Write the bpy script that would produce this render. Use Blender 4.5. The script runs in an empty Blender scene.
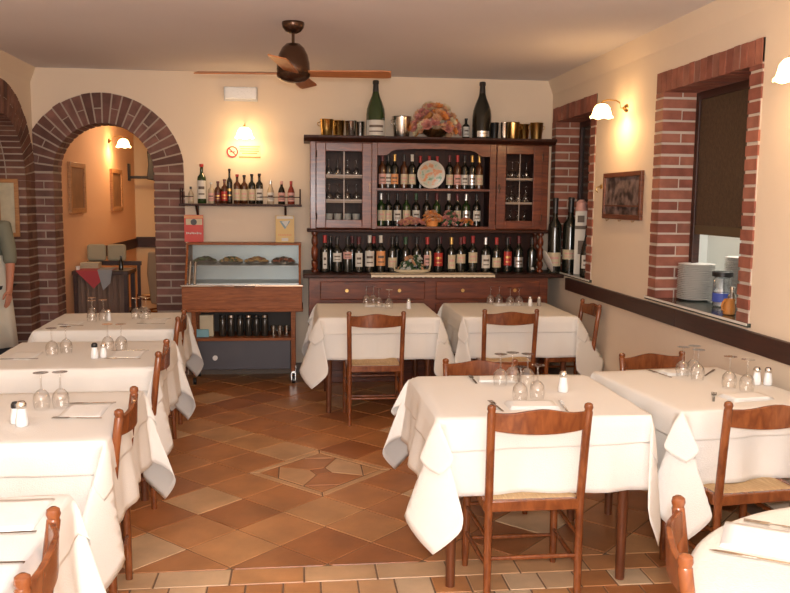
import bpy, bmesh, math, random
from mathutils import Vector, Matrix, noise
PI = math.pi
sc = bpy.context.scene
C = sc.collection
rnd = random.Random(7)
def R(d): return math.radians(d)
def lin(c):
    return tuple((x/12.92 if x <= .04045 else ((x+.055)/1.055)**2.4) for x in [v/255 for v in c])

# ------------------------------------------------------------------ materials
def new_mat(name):
    m = bpy.data.materials.new(name); m.use_nodes = True
    nt = m.node_tree; b = nt.nodes['Principled BSDF']
    return m, nt, b
def mat(name, rgb, rough=.5, metal=0, spec=.5, bump=0, bscale=60, var=0, vscale=4, coat=0):
    m, nt, b = new_mat(name)
    b.inputs['Base Color'].default_value = (*rgb, 1)
    b.inputs['Roughness'].default_value = rough
    b.inputs['Metallic'].default_value = metal
    b.inputs['Specular IOR Level'].default_value = spec
    b.inputs['Coat Weight'].default_value = coat
    tc = nt.nodes.new('ShaderNodeTexCoord')
    if var:
        n = nt.nodes.new('ShaderNodeTexNoise'); n.inputs['Scale'].default_value = vscale; n.inputs['Detail'].default_value = 5
        nt.links.new(tc.outputs['Object'], n.inputs['Vector'])
        mx = nt.nodes.new('ShaderNodeMix'); mx.data_type = 'RGBA'
        mx.inputs[6].default_value = (*[c*(1-var) for c in rgb], 1); mx.inputs[7].default_value = (*[min(1, c*(1+var)) for c in rgb], 1)
        nt.links.new(n.outputs['Fac'], mx.inputs[0]); nt.links.new(mx.outputs[2], b.inputs['Base Color'])
    if bump:
        n = nt.nodes.new('ShaderNodeTexNoise'); n.inputs['Scale'].default_value = bscale; n.inputs['Detail'].default_value = 4
        nt.links.new(tc.outputs['Object'], n.inputs['Vector'])
        bp = nt.nodes.new('ShaderNodeBump'); bp.inputs['Strength'].default_value = bump; bp.inputs['Distance'].default_value = .01
        nt.links.new(n.outputs['Fac'], bp.inputs['Height']); nt.links.new(bp.outputs[0], b.inputs['Normal'])
    return m
def wood(name, c1, c2, rough=.35, scale=(3, 3, 30), spec=.5, coat=0):
    m, nt, b = new_mat(name)
    tc = nt.nodes.new('ShaderNodeTexCoord'); mp = nt.nodes.new('ShaderNodeMapping')
    mp.inputs['Scale'].default_value = scale
    n = nt.nodes.new('ShaderNodeTexNoise'); n.inputs['Scale'].default_value = 2.2; n.inputs['Detail'].default_value = 7; n.inputs['Distortion'].default_value = .8
    cr = nt.nodes.new('ShaderNodeValToRGB')
    cr.color_ramp.elements[0].position = .3; cr.color_ramp.elements[0].color = (*c1, 1)
    cr.color_ramp.elements[1].position = .72; cr.color_ramp.elements[1].color = (*c2, 1)
    nt.links.new(tc.outputs['Object'], mp.inputs[0]); nt.links.new(mp.outputs[0], n.inputs['Vector'])
    nt.links.new(n.outputs['Fac'], cr.inputs[0]); nt.links.new(cr.outputs[0], b.inputs['Base Color'])
    b.inputs['Roughness'].default_value = rough; b.inputs['Specular IOR Level'].default_value = spec
    b.inputs['Coat Weight'].default_value = coat; b.inputs['Coat Roughness'].default_value = .2
    return m
def island_mat(name, cols, rough=.6, bump=.3, bscale=40, dirt=.25, spec=.4):
    """every separate brick or tile of the mesh takes its own shade"""
    m, nt, b = new_mat(name)
    g = nt.nodes.new('ShaderNodeNewGeometry'); cr = nt.nodes.new('ShaderNodeValToRGB')
    el = cr.color_ramp.elements; cr.color_ramp.interpolation = 'LINEAR'
    for i, (p, c) in enumerate(cols):
        e = el[i] if i < 2 else el.new(p)
        e.position = p; e.color = (*c, 1)
    nt.links.new(g.outputs['Random Per Island'], cr.inputs[0])
    tc = nt.nodes.new('ShaderNodeTexCoord')
    n = nt.nodes.new('ShaderNodeTexNoise'); n.inputs['Scale'].default_value = bscale*.25; n.inputs['Detail'].default_value = 6
    nt.links.new(tc.outputs['Object'], n.inputs['Vector'])
    mr = nt.nodes.new('ShaderNodeMapRange'); mr.inputs[1].default_value = .3; mr.inputs[2].default_value = .7
    mr.inputs[3].default_value = 1-dirt; mr.inputs[4].default_value = 1+dirt
    nt.links.new(n.outputs['Fac'], mr.inputs[0])
    mx = nt.nodes.new('ShaderNodeVectorMath'); mx.operation = 'SCALE'
    nt.links.new(cr.outputs[0], mx.inputs[0]); nt.links.new(mr.outputs[0], mx.inputs['Scale'])
    nt.links.new(mx.outputs[0], b.inputs['Base Color'])
    n2 = nt.nodes.new('ShaderNodeTexNoise'); n2.inputs['Scale'].default_value = bscale; n2.inputs['Detail'].default_value = 5
    nt.links.new(tc.outputs['Object'], n2.inputs['Vector'])
    bp = nt.nodes.new('ShaderNodeBump'); bp.inputs['Strength'].default_value = bump; bp.inputs['Distance'].default_value = .006
    nt.links.new(n2.outputs['Fac'], bp.inputs['Height']); nt.links.new(bp.outputs[0], b.inputs['Normal'])
    b.inputs['Roughness'].default_value = rough; b.inputs['Specular IOR Level'].default_value = spec
    return m
def clear(name, tint=(1, 1, 1), alpha=.82, rough=.04):
    m = bpy.data.materials.new(name); m.use_nodes = True; nt = m.node_tree
    nt.nodes.clear(); out = nt.nodes.new('ShaderNodeOutputMaterial')
    t = nt.nodes.new('ShaderNodeBsdfTransparent'); t.inputs[0].default_value = (*tint, 1)
    g = nt.nodes.new('ShaderNodeBsdfGlossy'); g.inputs['Roughness'].default_value = rough
    lw = nt.nodes.new('ShaderNodeLayerWeight'); lw.inputs['Blend'].default_value = .35
    mr = nt.nodes.new('ShaderNodeMapRange'); mr.inputs[3].default_value = 1-alpha-.1; mr.inputs[4].default_value = .85
    mx = nt.nodes.new('ShaderNodeMixShader')
    nt.links.new(lw.outputs['Facing'], mr.inputs[0]); nt.links.new(mr.outputs[0], mx.inputs[0])
    nt.links.new(t.outputs[0], mx.inputs[1]); nt.links.new(g.outputs[0], mx.inputs[2]); nt.links.new(mx.outputs[0], out.inputs[0])
    return m
def glow(name, col, strength, trans=.5):
    m = bpy.data.materials.new(name); m.use_nodes = True; nt = m.node_tree
    nt.nodes.clear(); out = nt.nodes.new('ShaderNodeOutputMaterial')
    e = nt.nodes.new('ShaderNodeEmission'); e.inputs[0].default_value = (*col, 1); e.inputs[1].default_value = strength
    t = nt.nodes.new('ShaderNodeBsdfTransparent'); mx = nt.nodes.new('ShaderNodeMixShader'); mx.inputs[0].default_value = trans
    nt.links.new(e.outputs[0], mx.inputs[1]); nt.links.new(t.outputs[0], mx.inputs[2]); nt.links.new(mx.outputs[0], out.inputs[0])
    return m

PLASTER = mat('cream plaster', (.77, .64, .50), .85, bump=.12, bscale=14, var=.04, vscale=2, spec=.2)
CEIL = mat('ceiling paint', (.74, .70, .71), .9, bump=.15, bscale=4, var=.05, vscale=1.2, spec=.1)
HALLPL = mat('orange hall plaster', (.80, .49, .29), .85, bump=.1, bscale=14, spec=.2)
MORTAR = mat('grey mortar', (.56, .48, .41), .95, bump=.3, bscale=80, spec=.1)
MORTARD = mat('dark mortar', (.40, .33, .27), .95, bump=.3, bscale=80, spec=.1)
BRICK = island_mat('brick', [(0, (.20, .065, .045)), (.45, (.28, .095, .062)), (.8, (.33, .13, .085)), (1, (.22, .09, .065))], .75)
BRICKB = island_mat('grey brown brick', [(0, (.11, .050, .040)), (.45, (.16, .075, .060)), (.8, (.21, .10, .08)), (1, (.14, .075, .062))], .8)
BRICKD = island_mat('dark brick', [(0, (.10, .048, .038)), (.5, (.16, .07, .05)), (1, (.20, .10, .07))], .8)
GROUT = mat('floor grout', (.20, .12, .07), .9, bump=.3, bscale=60)
TILE = island_mat('terracotta tile', [(0, (.30, .105, .035)), (.35, (.40, .155, .052)), (.7, (.46, .20, .075)), (.88, (.50, .26, .11)), (1, (.58, .38, .22))], .34, bump=.25, bscale=18, dirt=.2, spec=.5)
TILEP = island_mat('pale terracotta tile', [(0, (.46, .22, .09)), (.5, (.56, .33, .17)), (1, (.60, .42, .26))], .36, bump=.25, bscale=18, dirt=.18)
HUTCH = wood('hutch wood', (.075, .015, .005), (.20, .044, .012), .42, (2, 2, 14), .35, .45)
HUTCHD = wood('dark hutch wood', (.026, .008, .005), (.055, .017, .009), .45, (14, 2, 2), .22)
CHAIRW = wood('chair wood', (.13, .034, .010), (.27, .082, .024), .26, (14, 14, 5), .5, .25)
TABLEW = wood('table leg wood', (.10, .03, .012), (.19, .06, .022), .35, (14, 14, 3))
CARTW = wood('trolley wood', (.20, .060, .018), (.33, .11, .036), .45, (3, 3, 26), .25)
RAILW = wood('rail wood', (.028, .010, .007), (.055, .018, .011), .45, (3, 2, 30))
FRAMEW = wood('picture frame wood', (.10, .03, .015), (.20, .07, .03), .4)
LFRAMEW = wood('light frame wood', (.36, .16, .06), (.52, .26, .10), .5)
FANW = wood('fan blade wood', (.36, .12, .035), (.50, .19, .06), .38, (4, 14, 3))
CLOTH = mat('white linen', (.80, .775, .73), .9, bump=.25, bscale=220, spec=.15)
CLOTH2 = mat('cream damask linen', (.74, .70, .62), .9, bump=.35, bscale=150, var=.05, vscale=60, spec=.15)
PAPER = mat('white paper napkin', (.84, .83, .80), .9, bump=.15, bscale=90, spec=.1)
RUSH = wood('rush seat', (.42, .27, .13), (.62, .44, .24), .8, (60, 6, 6))
GLASS = clear('clear glass', alpha=.76)
PANE = clear('door glass', (.97, .97, .96), .93, .08)
SMOKE = mat('dark window glass', (.022, .017, .013), .25, spec=.6)
STEEL = mat('brushed steel', (.62, .60, .57), .25, 1)
CHROME = mat('chrome', (.8, .8, .78), .12, 1)
BRASS = mat('brass', (.62, .40, .15), .28, 1)
GOLD = mat('gold plated metal', (.85, .58, .20), .18, 1)
BRONZE = mat('bronze', (.085, .045, .028), .25, .8)
BLACK = mat('black plastic', (.012, .011, .011), .4)
BOTTLE = mat('dark bottle glass', (.010, .011, .008), .12, spec=.7)
BOTTLEG = mat('green bottle glass', (.02, .045, .012), .12, spec=.7)
BOTTLEB = mat('brown bottle glass', (.07, .022, .008), .12, spec=.7)
BOTTLEC = mat('pale liqueur glass', (.50, .40, .28), .12, spec=.7)
BOTTLER = mat('red liqueur glass', (.22, .03, .018), .12, spec=.7)
COL = {
    'white': mat('white label paper', (.62, .60, .55), .6), 'cream': mat('cream label paper', (.56, .48, .33), .6),
    'red': mat('red foil', (.42, .03, .025), .4), 'pink': mat('pink label', (.62, .34, .30), .5),
    'orange': mat('orange label', (.66, .30, .12), .5), 'black': mat('black foil', (.02, .018, .018), .35),
    'gold': mat('gold foil', (.60, .38, .12), .35, .7), 'silver': mat('silver foil', (.70, .70, .70), .3, .8),
    'maroon': mat('maroon foil', (.12, .018, .02), .4), 'green': mat('green foil', (.03, .09, .04), .4),
    'ink': mat('label print', (.12, .09, .07), .6), 'blue': mat('blue label', (.06, .10, .45), .5)}

# ------------------------------------------------------------------ helpers
def link(o, parent=None):
    C.objects.link(o)
    if parent: o.parent = parent
    return o
def mk(name, bm, mats, parent=None, smooth=False, bevel=0, seg=2, auto=True):
    me = bpy.data.meshes.new(name)
    bmesh.ops.recalc_face_normals(bm, faces=bm.faces[:])
    bm.to_mesh(me); bm.free()
    if not isinstance(mats, (list, tuple)): mats = [mats]
    for m in mats: me.materials.append(m)
    if smooth:
        for p in me.polygons: p.use_smooth = True
        if auto:
            me.set_sharp_from_angle(angle=R(38))
    o = bpy.data.objects.new(name, me)
    link(o, parent)
    if bevel:
        b = o.modifiers.new('bevel', 'BEVEL'); b.width = bevel; b.segments = seg; b.limit_method = 'ANGLE'; b.angle_limit = R(40)
    return o
def inst(name, mesh, parent=None, loc=(0, 0, 0), mods=None):
    o = bpy.data.objects.new(name, mesh); link(o, parent); o.location = loc
    return o
def tag(o, label, cat, group=None):
    o['label'] = label; o['category'] = cat
    if group: o['group'] = group
    return o
def thing(name, label, cat, loc=(0, 0, 0), rz=0, group=None):
    o = bpy.data.objects.new(name, None); C.objects.link(o)
    o.location = loc; o.rotation_euler = (0, 0, rz); o.empty_display_size = .05
    return tag(o, label, cat, group)
def struct(name, bm, m, smooth=False, bevel=0):
    o = mk(name, bm, m, None, smooth, bevel); o['kind'] = 'structure'; return o
def dup(root, loc, rz, label, group=None, scale=None):
    r = root.copy(); C.objects.link(r); r.location = loc; r.rotation_euler = (0, 0, rz); r['label'] = label
    if group: r['group'] = group
    if scale: r.scale = scale
    for ch in list(root.children):
        c = ch.copy(); C.objects.link(c); c.parent = r
        for g in list(ch.children):
            d = g.copy(); C.objects.link(d); d.parent = c
    return r
def box(bm, x0, x1, y0, y1, z0, z1, mi=0, M=None):
    vs = [bm.verts.new((x, y, z)) for x in (x0, x1) for y in (y0, y1) for z in (z0, z1)]
    if M:
        for v in vs: v.co = M @ v.co
    for q in ((0, 1, 3, 2), (4, 6, 7, 5), (0, 4, 5, 1), (2, 3, 7, 6), (0, 2, 6, 4), (1, 5, 7, 3)):
        f = bm.faces.new([vs[i] for i in q]); f.material_index = mi
    return vs
def B(*a, **k):
    bm = bmesh.new(); box(bm, *a, **k); return bm
def lathe(bm, prof, c=(0, 0, 0), seg=20, mi=0, M=None, a0=0, a1=2*PI, cap=True):
    """prof: [(r, z)...]"""
    full = abs(a1-a0-2*PI) < 1e-6; n = seg if full else seg+1
    rings = []
    for r, z in prof:
        if r < 1e-6:
            rings.append([bm.verts.new((c[0], c[1], c[2]+z))])
        else:
            rings.append([bm.verts.new((c[0]+r*math.cos(a0+(a1-a0)*i/seg), c[1]+r*math.sin(a0+(a1-a0)*i/seg), c[2]+z)) for i in range(n)])
    if M:
        for rg in rings:
            for v in rg: v.co = M @ v.co
    for a, b in zip(rings, rings[1:]):
        m = seg
        for i in range(m):
            j = (i+1) % n if full else i+1
            if len(a) == 1 and len(b) == 1: continue
            if len(a) == 1: vs = [a[0], b[i], b[j]]
            elif len(b) == 1: vs = [a[i], a[j], b[0]]
            else: vs = [a[i], a[j], b[j], b[i]]
            f = bm.faces.new(vs); f.material_index = mi
    if cap and full:
        for rg in (rings[0], rings[-1]):
            if len(rg) > 2:
                f = bm.faces.new(rg); f.material_index = mi
def rod(bm, p0, p1, r0, r1=None, seg=12, mi=0, prof=None):
    p0 = Vector(p0); p1 = Vector(p1); d = p1-p0; L = d.length
    M = Matrix.Translation(p0) @ d.to_track_quat('Z', 'Y').to_matrix().to_4x4()
    if r1 is None: r1 = r0
    lathe(bm, prof or [(r0, 0), (r1, L)], seg=seg, mi=mi, M=M)
def path(bm, pts, r, seg=8, mi=0):
    """round bar through points"""
    pts = [Vector(p) for p in pts]; rings = []
    for i, p in enumerate(pts):
        t = (pts[min(i+1, len(pts)-1)]-pts[max(i-1, 0)]).normalized()
        q = t.to_track_quat('Z', 'Y').to_matrix()
        rr = r[i] if isinstance(r, (list, tuple)) else r
        rings.append([bm.verts.new(p+q @ Vector((rr*math.cos(2*PI*k/seg), rr*math.sin(2*PI*k/seg), 0))) for k in range(seg)])
    for a, b in zip(rings, rings[1:]):
        # match ring start to limit twist
        k0 = min(range(seg), key=lambda k: (b[k].co-a[0].co).length)
        for i in range(seg):
            f = bm.faces.new([a[i], a[(i+1) % seg], b[(i+1+k0) % seg], b[(i+k0) % seg]]); f.material_index = mi
        b[:] = b[k0:]+b[:k0]
    for rg in (rings[0], rings[-1]): bm.faces.new(rg).material_index = mi
def prism(bm, poly, axis, a, b, mi=0):
    """extrude a 2D polygon along axis 0/1/2 from a to b"""
    def P(p, t):
        return {0: (t, p[0], p[1]), 1: (p[0], t, p[1]), 2: (p[0], p[1], t)}[axis]
    A = [bm.verts.new(P(p, a)) for p in poly]; Bv = [bm.verts.new(P(p, b)) for p in poly]
    f1 = bm.faces.new(A); f2 = bm.faces.new(Bv[::-1]); f1.material_index = f2.material_index = mi
    n = len(poly)
    for i in range(n):
        f = bm.faces.new([A[i], A[(i+1) % n], Bv[(i+1) % n], Bv[i]]); f.material_index = mi

# ------------------------------------------------------------------ camera
Fpx, yaw, pitch, roll, CH = 830., .1135, .1145, .0095, 1.64
cyw, syw = math.cos(yaw), math.sin(yaw); cp, sp = math.cos(pitch), math.sin(pitch); cr_, sr_ = math.cos(roll), math.sin(roll)
f0 = Vector((syw, cyw, 0)); r0 = Vector((cyw, -syw, 0)); u0 = Vector((0, 0, 1))
f2 = f0*cp-u0*sp; u2 = u0*cp+f0*sp
Rt = r0*cr_+u2*sr_; Up = u2*cr_-r0*sr_
cam = bpy.data.cameras.new('camera'); cam.sensor_width = 36; cam.lens = Fpx*36/790; cam.clip_start = .05
co = bpy.data.objects.new('camera', cam); C.objects.link(co)
co.matrix_world = Matrix(((Rt.x, Up.x, -f2.x, 0), (Rt.y, Up.y, -f2.y, 0), (Rt.z, Up.z, -f2.z, CH), (0, 0, 0, 1)))
sc.camera = co

# ------------------------------------------------------------------ room
XL, XR, YB, YF, ZC = -2.38, 2.39, 7.85, -2.6, 2.787
# arch numbers: back wall arch and left wall arch
AC, AH, AB, ASP = -1.77, .44, .27, 1.87      # centre x, inner half width, brick band, spring height
LC, LH, LB, LSP = 7.05, .53, .27, 1.78
def arch_pts(c, r, z0, n=28):
    return [(c-r*math.cos(PI*i/n), z0+r*math.sin(PI*i/n)) for i in range(n+1)]
# back wall (behind the brick band the opening is cut at the outer brick line, clipped by the corner)
ro = AH+AB-.01
pts = [(XR+.25, 0), (XR+.25, ZC+.1), (XL-.3, ZC+.1), (XL-.3, 2.2)]
for x, z in arch_pts(AC, ro, ASP):
    if x > XL-.3: pts.append((x, z))
pts.append((AC+ro, 0))
bm = bmesh.new(); prism(bm, pts, 1, YB, YB+.24); struct('wall_back', bm, PLASTER)
# left wall with its arch
rl = LH+LB-.01
pts = [(YF, 0), (YF, ZC+.1), (YB, ZC+.1), (YB, 0), (LC+rl, 0)]+[(c, z) for c, z in arch_pts(LC, rl, LSP)][::-1]+[(LC-rl, 0)]
pts[3:4] = [(YB-.001, 0)]
bm = bmesh.new(); prism(bm, pts, 0, XL-.3, XL); struct('wall_left', bm, PLASTER)
# right wall around its two window openings
bm = bmesh.new()
WIN = [(4.17, 5.47, 1.0, 2.5), (6.63, 7.80, 1.0, 2.52)]
segs = [(YF, 4.17), (5.47, 6.63), (7.80, YB+.24)]
for a, b in segs: box(bm, XR, XR+.25, a, b, 0, ZC+.1)
for a, b, z0, z1 in WIN:
    box(bm, XR, XR+.25, a, b, 0, z0-.02); box(bm, XR, XR+.25, a, b, z1, ZC+.1)
struct('wall_right', bm, PLASTER)
struct('wall_front', B(XL-.3, XR+.25, YF-.2, YF, 0, ZC+.1), PLASTER)
struct('ceiling', B(XL-.3, XR+.25, YF-.2, YB+.24, ZC, ZC+.1), CEIL)
# slanted plaster strips between ceiling and side walls
bm = bmesh.new(); prism(bm, [(XR+.001, ZC-.13), (XR+.001, ZC+.001), (XR-.05, ZC+.001)], 1, YF, YB); struct('trim_1', bm, PLASTER)
bm = bmesh.new(); prism(bm, [(XL-.001, ZC-.13), (XL-.001, ZC+.001), (XL+.05, ZC+.001)], 1, YF, YB); struct('trim_2', bm, PLASTER)

# floor: grout bed with real tiles
bm = bmesh.new()
box(bm, XL-.32, XR+.26, YF-.2, 12.2, -.12, -.004, 0)
D = .436; OX, OY = -.32, 3.62
def clip(poly, a, b, c):
    out = []
    for i in range(len(poly)):
        p, q = poly[i], poly[(i+1) % len(poly)]
        dp, dq = a*p[0]+b*p[1]-c, a*q[0]+b*q[1]-c
        if dp >= 0: out.append(p)
        if (dp >= 0) != (dq >= 0):
            t = dp/(dp-dq); out.append((p[0]+(q[0]-p[0])*t, p[1]+(q[1]-p[1])*t))
    return out
def shrink(poly, d):
    cx = sum(p[0] for p in poly)/len(poly); cy = sum(p[1] for p in poly)/len(poly)
    out = []; n = len(poly)
    area = sum(poly[i][0]*poly[(i+1) % n][1]-poly[(i+1) % n][0]*poly[i][1] for i in range(n))
    if area < 0: poly = poly[::-1]
    L = []
    for i in range(n):
        p, q = Vector(poly[i]), Vector(poly[(i+1) % n]); e = (q-p)
        if e.length < 1e-5: continue
        nrm = Vector((-e.y, e.x)).normalized(); L.append((nrm, nrm.dot(p)+d))
    for i in range(len(L)):
        (n1, c1), (n2, c2) = L[i-1], L[i]
        det = n1.x*n2.y-n1.y*n2.x
        if abs(det) < 1e-6: continue
        out.append(((c1*n2.y-c2*n1.y)/det, (n1.x*c2-n2.x*c1)/det))
    return out
def tile(poly, mi=1, gap=.0035):
    if len(poly) < 3: return
    a = abs(sum(poly[i][0]*poly[(i+1) % len(poly)][1]-poly[(i+1) % len(poly)][0]*poly[i][1] for i in range(len(poly))))/2
    if a < .0015: return
    o = shrink(poly, gap); t = shrink(poly, gap+.0025)
    if len(o) != len(t) or len(o) < 3: return
    z = rnd.uniform(-.0004, .0004)
    A = [bm.verts.new((x, y, -.0045)) for x, y in o]; T = [bm.verts.new((x, y, z)) for x, y in t]
    f = bm.faces.new(T); f.material_index = mi
    for i in range(len(A)):
        f = bm.faces.new([A[i], A[(i+1) % len(A)], T[(i+1) % len(A)], T[i]]); f.material_index = mi
RC = (OX+D, OY+3*D)          # rosette centre
for i in range(-14, 16):
    for j in range(-2, 40):
        if (i+j) % 2 == 0: continue
        cx, cy = OX+i*D/2, OY+j*D/2
        if abs(cx-RC[0])+abs(cy-RC[1]) < D*.95: continue
        q = [(cx+D/2, cy), (cx, cy+D/2), (cx-D/2, cy), (cx, cy-D/2)]
        for pl in ((0, 1, 3.60), (1, 0, XL-.3), (-1, 0, -XR), (0, -1, -12.1)):
            q = clip(q, *pl)
            if not q: break
        if q: tile(q, 1)
def dia(r): return [(RC[0]+r, RC[1]), (RC[0], RC[1]+r), (RC[0]-r, RC[1]), (RC[0], RC[1]-r)]
o1, o2 = dia(D), dia(D*.84)
for i in range(4): tile([o1[i], o1[(i+1) % 4], o2[(i+1) % 4], o2[i]], 2)
octo = [(RC[0]+.274*math.cos(PI/8+k*PI/4), RC[1]+.274*math.sin(PI/8+k*PI/4)) for k in range(8)]
for k in range(4):
    a, b, c3 = octo[(2*k-1) % 8], octo[2*k], octo[(2*k+1) % 8]
    cq = [(RC[0]+.07*math.cos(t), RC[1]+.07*math.sin(t)) for t in (k*PI/2-PI/8, k*PI/2+3*PI/8)]
    tile([cq[0], a, b, c3, cq[1]], 1 if k % 2 else 2)
tile([(RC[0]+.07*math.cos(-PI/8+k*PI/2), RC[1]+.07*math.sin(-PI/8+k*PI/2)) for k in range(4)], 1)
for k in range(4):
    v = o2[k]; a, b = octo[(2*k-1) % 8], octo[(2*k) % 8]
    tile([v, b, a], 1)
y = 3.60; row = 0
while y > YF:
    w = .32 if row % 3 == 0 else .16
    x = XL-.3+(.04 if row % 2 else -.03)-.16
    while x < XR:
        q = [(x, y-.155), (x+w, y-.155), (x+w, y), (x, y)]
        q = clip(clip(q, 1, 0, XL-.3), -1, 0, -XR)
        if len(q) > 2: tile(q, 2 if rnd.random() < .55 else 1)
        x += w
    y -= .155; row += 1
struct('floor', bm, [GROUT, TILE, TILEP])
# baseboards
BASEM = mat('dark baseboard tile', (.16, .115, .085), .5)
struct('baseboard_back', B(AC+AH+AB+.01, XR-.001, YB-.015, YB+.001, 0, .10), BASEM)
struct('baseboard_right', B(XR-.015, XR+.001, YF, YB-.016, 0, .10), BASEM)

# brick surrounds: mortar body plus single bricks, one mesh each
def brick(bm, x0, x1, y0, y1, z0, z1, M=None):
    j = lambda: rnd.uniform(-.0025, .0025)
    vs = box(bm, x0+j(), x1+j(), y0+j()*.6, y1, z0+j(), z1+j(), 1, M)
def arch_trim(name, c, H, band, sp, to_world, depth, clip_lo=None, bmat=BRICK):
    """u along wall, z up, w into the wall (0 = face).  to_world(u, w, z)"""
    bm = bmesh.new(); T = Matrix(to_world)
    M = T
    # mortar: legs and ring
    lo = max(c-H-band, clip_lo) if clip_lo is not None else c-H-band
    box(bm, lo, c-H-.006, .0, depth, 0, sp, 0, M); box(bm, c+H+.006, c+H+band, .0, depth, 0, sp, 0, M)
    n = 40
    for i in range(n):
        a, b = PI*i/n, PI*(i+1)/n
        q = [(c+r*math.cos(t), sp+r*math.sin(t)) for r, t in ((H+.006, a), (H+band, a), (H+band, b), (H+.006, b))]
        if clip_lo is not None: q = clip(q, 1, 0, clip_lo)
        if len(q) < 3: continue
        A = [bm.verts.new(M @ Vector((p[0], 0, p[1]))) for p in q]; Bq = [bm.verts.new(M @ Vector((p[0], depth, p[1]))) for p in q]
        bm.faces.new(A); bm.faces.new(Bq[::-1])
        for k in range(len(q)): bm.faces.new([A[k], A[(k+1) % len(q)], Bq[(k+1) % len(q)], Bq[k]])
    # leg bricks
    z = .01; k = 0; ch = .059
    while z+ch < sp+.01:
        for side in (-1, 1):
            u0, u1 = (c-H-band, c-H) if side < 0 else (c+H, c+H+band)
            if clip_lo is not None and side < 0: u0 = max(u0, clip_lo+.002)
            if k % 2: cuts = [u0, (u0+u1)/2, u1]
            else: cuts = [u0, u1]
            for a, b in zip(cuts, cuts[1:]):
                ga = .005 if a != u0 else 0; gb = .005 if b != u1 else 0
                brick(bm, a+ga, b-gb, -.006, depth*(.5 if k % 2 else 1)-.003, z, z+ch, M)
                if k % 2: brick(bm, a+ga, b-gb, depth*.5+.008, depth-.003, z, z+ch, M)
        z += ch+.0155; k += 1
    # voussoirs
    N = int(PI*(H+band*.5)/.073)
    for i in range(N):
        t0, t1 = PI*i/N, PI*(i+1)/N; g = .0075
        cuts = [(H, H+band)] if i % 2 else [(H, H+band*.5-.005), (H+band*.5+.005, H+band)]
        for ra, rb in cuts:
            jr = rnd.uniform(-.005, .005)
            q = []
            for r, s, t in ((ra, g, t0), (rb+jr, g, t0), (rb+jr, -g, t1), (ra, -g, t1)):
                tt = t+s/r; q.append((c+r*math.cos(tt), sp+r*math.sin(tt)))
            if clip_lo is not None: q = clip(q, 1, 0, clip_lo+.002)
            if len(q) < 3: continue
            for w0, w1 in ((-.006, depth*.5-.006), (depth*.5+.006, depth)):
                A = [bm.verts.new(M @ Vector((p[0], w0, p[1]))) for p in q]; Bq = [bm.verts.new(M @ Vector((p[0], w1, p[1]))) for p in q]
                fs = [bm.faces.new(A), bm.faces.new(Bq[::-1])]
                for k2 in range(len(q)): fs.append(bm.faces.new([A[k2], A[(k2+1) % len(q)], Bq[(k2+1) % len(q)], Bq[k2]]))
                for f in fs: f.material_index = 1
    return struct(name, bm, [MORTARD, bmat])
Mback = Matrix.Translation((0, YB-.006, 0))
arch_trim('trim_3', AC, AH, AB, ASP, Mback, .256, clip_lo=XL, bmat=BRICKB)
# left wall: u -> y, w -> -x
Mleft = Matrix(((0, -1, 0, XL+.006), (1, 0, 0, 0), (0, 0, 1, 0), (0, 0, 0, 1)))
arch_trim('trim_4', LC, LH, LB, LSP, Mleft, .312, bmat=BRICKD)
# window brick surrounds on the right wall: u -> y, w -> +x
def win_trim(name, y0, y1, z0, z1, band, depth):
    bm = bmesh.new()
    M = Matrix(((0, 1, 0, XR-.006), (1, 0, 0, 0), (0, 0, 1, 0), (0, 0, 0, 1)))
    box(bm, y0, y0+band-.006, 0, depth, z0, z1, 0, M); box(bm, y1-band+.006, y1, 0, depth, z0, z1, 0, M)
    box(bm, y0, y1, 0, depth, z1-band-.01+.006, z1, 0, M)
    z = z0; k = 0; ch = .059
    while z < z1-band-.02:
        zt = min(z+ch, z1-band-.012)
        for u0, u1 in ((y0, y0+band), (y1-band, y1)):
            if k % 2: brick(bm, u0, u1, -.005, depth-.004, z, zt, M)
            else:
                brick(bm, u0, u1, -.005, depth*.5-.005, z, zt, M); brick(bm, u0, u1, depth*.5+.006, depth-.004, z, zt, M)
        z += ch+.0155; k += 1
    n = int((y1-y0)/.0745); s = (y1-y0)/n
    for i in range(n): brick(bm, y0+i*s+.005, y0+(i+1)*s-.005, -.005, depth-.004, z1-band-.01, z1, M)
    struct(name, bm, [MORTAR, BRICK])
win_trim('trim_5', 4.17, 5.47, 1.0, 2.50, .12, .256)
win_trim('trim_6', 6.63, 7.80, 1.0, 2.52, .12, .256)
# dark marble sills with pale front edge
SILL = mat('dark green marble', (.035, .045, .035), .2, var=.4, vscale=14)
SILLE = mat('white sill edge', (.72, .70, .64), .4)
for nm, y0, y1, xe in (('trim_7', 4.15, 5.49, 3.0), ('trim_8', 6.61, 7.82, 2.64)):
    bm = bmesh.new(); box(bm, XR-.022, xe, y0, y1, .985, 1.006, 0); box(bm, XR-.027, XR-.0225, y0, y1, .994, 1.007, 1)
    struct(nm, bm, [SILL, SILLE])
# dark wooden dado rail along the right wall
bm = bmesh.new(); box(bm, XR-.028, XR+.001, YF, 7.22, .862, .968)
for yy in (5.0, 2.6, .2): box(bm, XR-.031, XR-.027, yy-.003, yy+.003, .862, .968)
struct('trim_9', bm, RAILW, bevel=.004)
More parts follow.
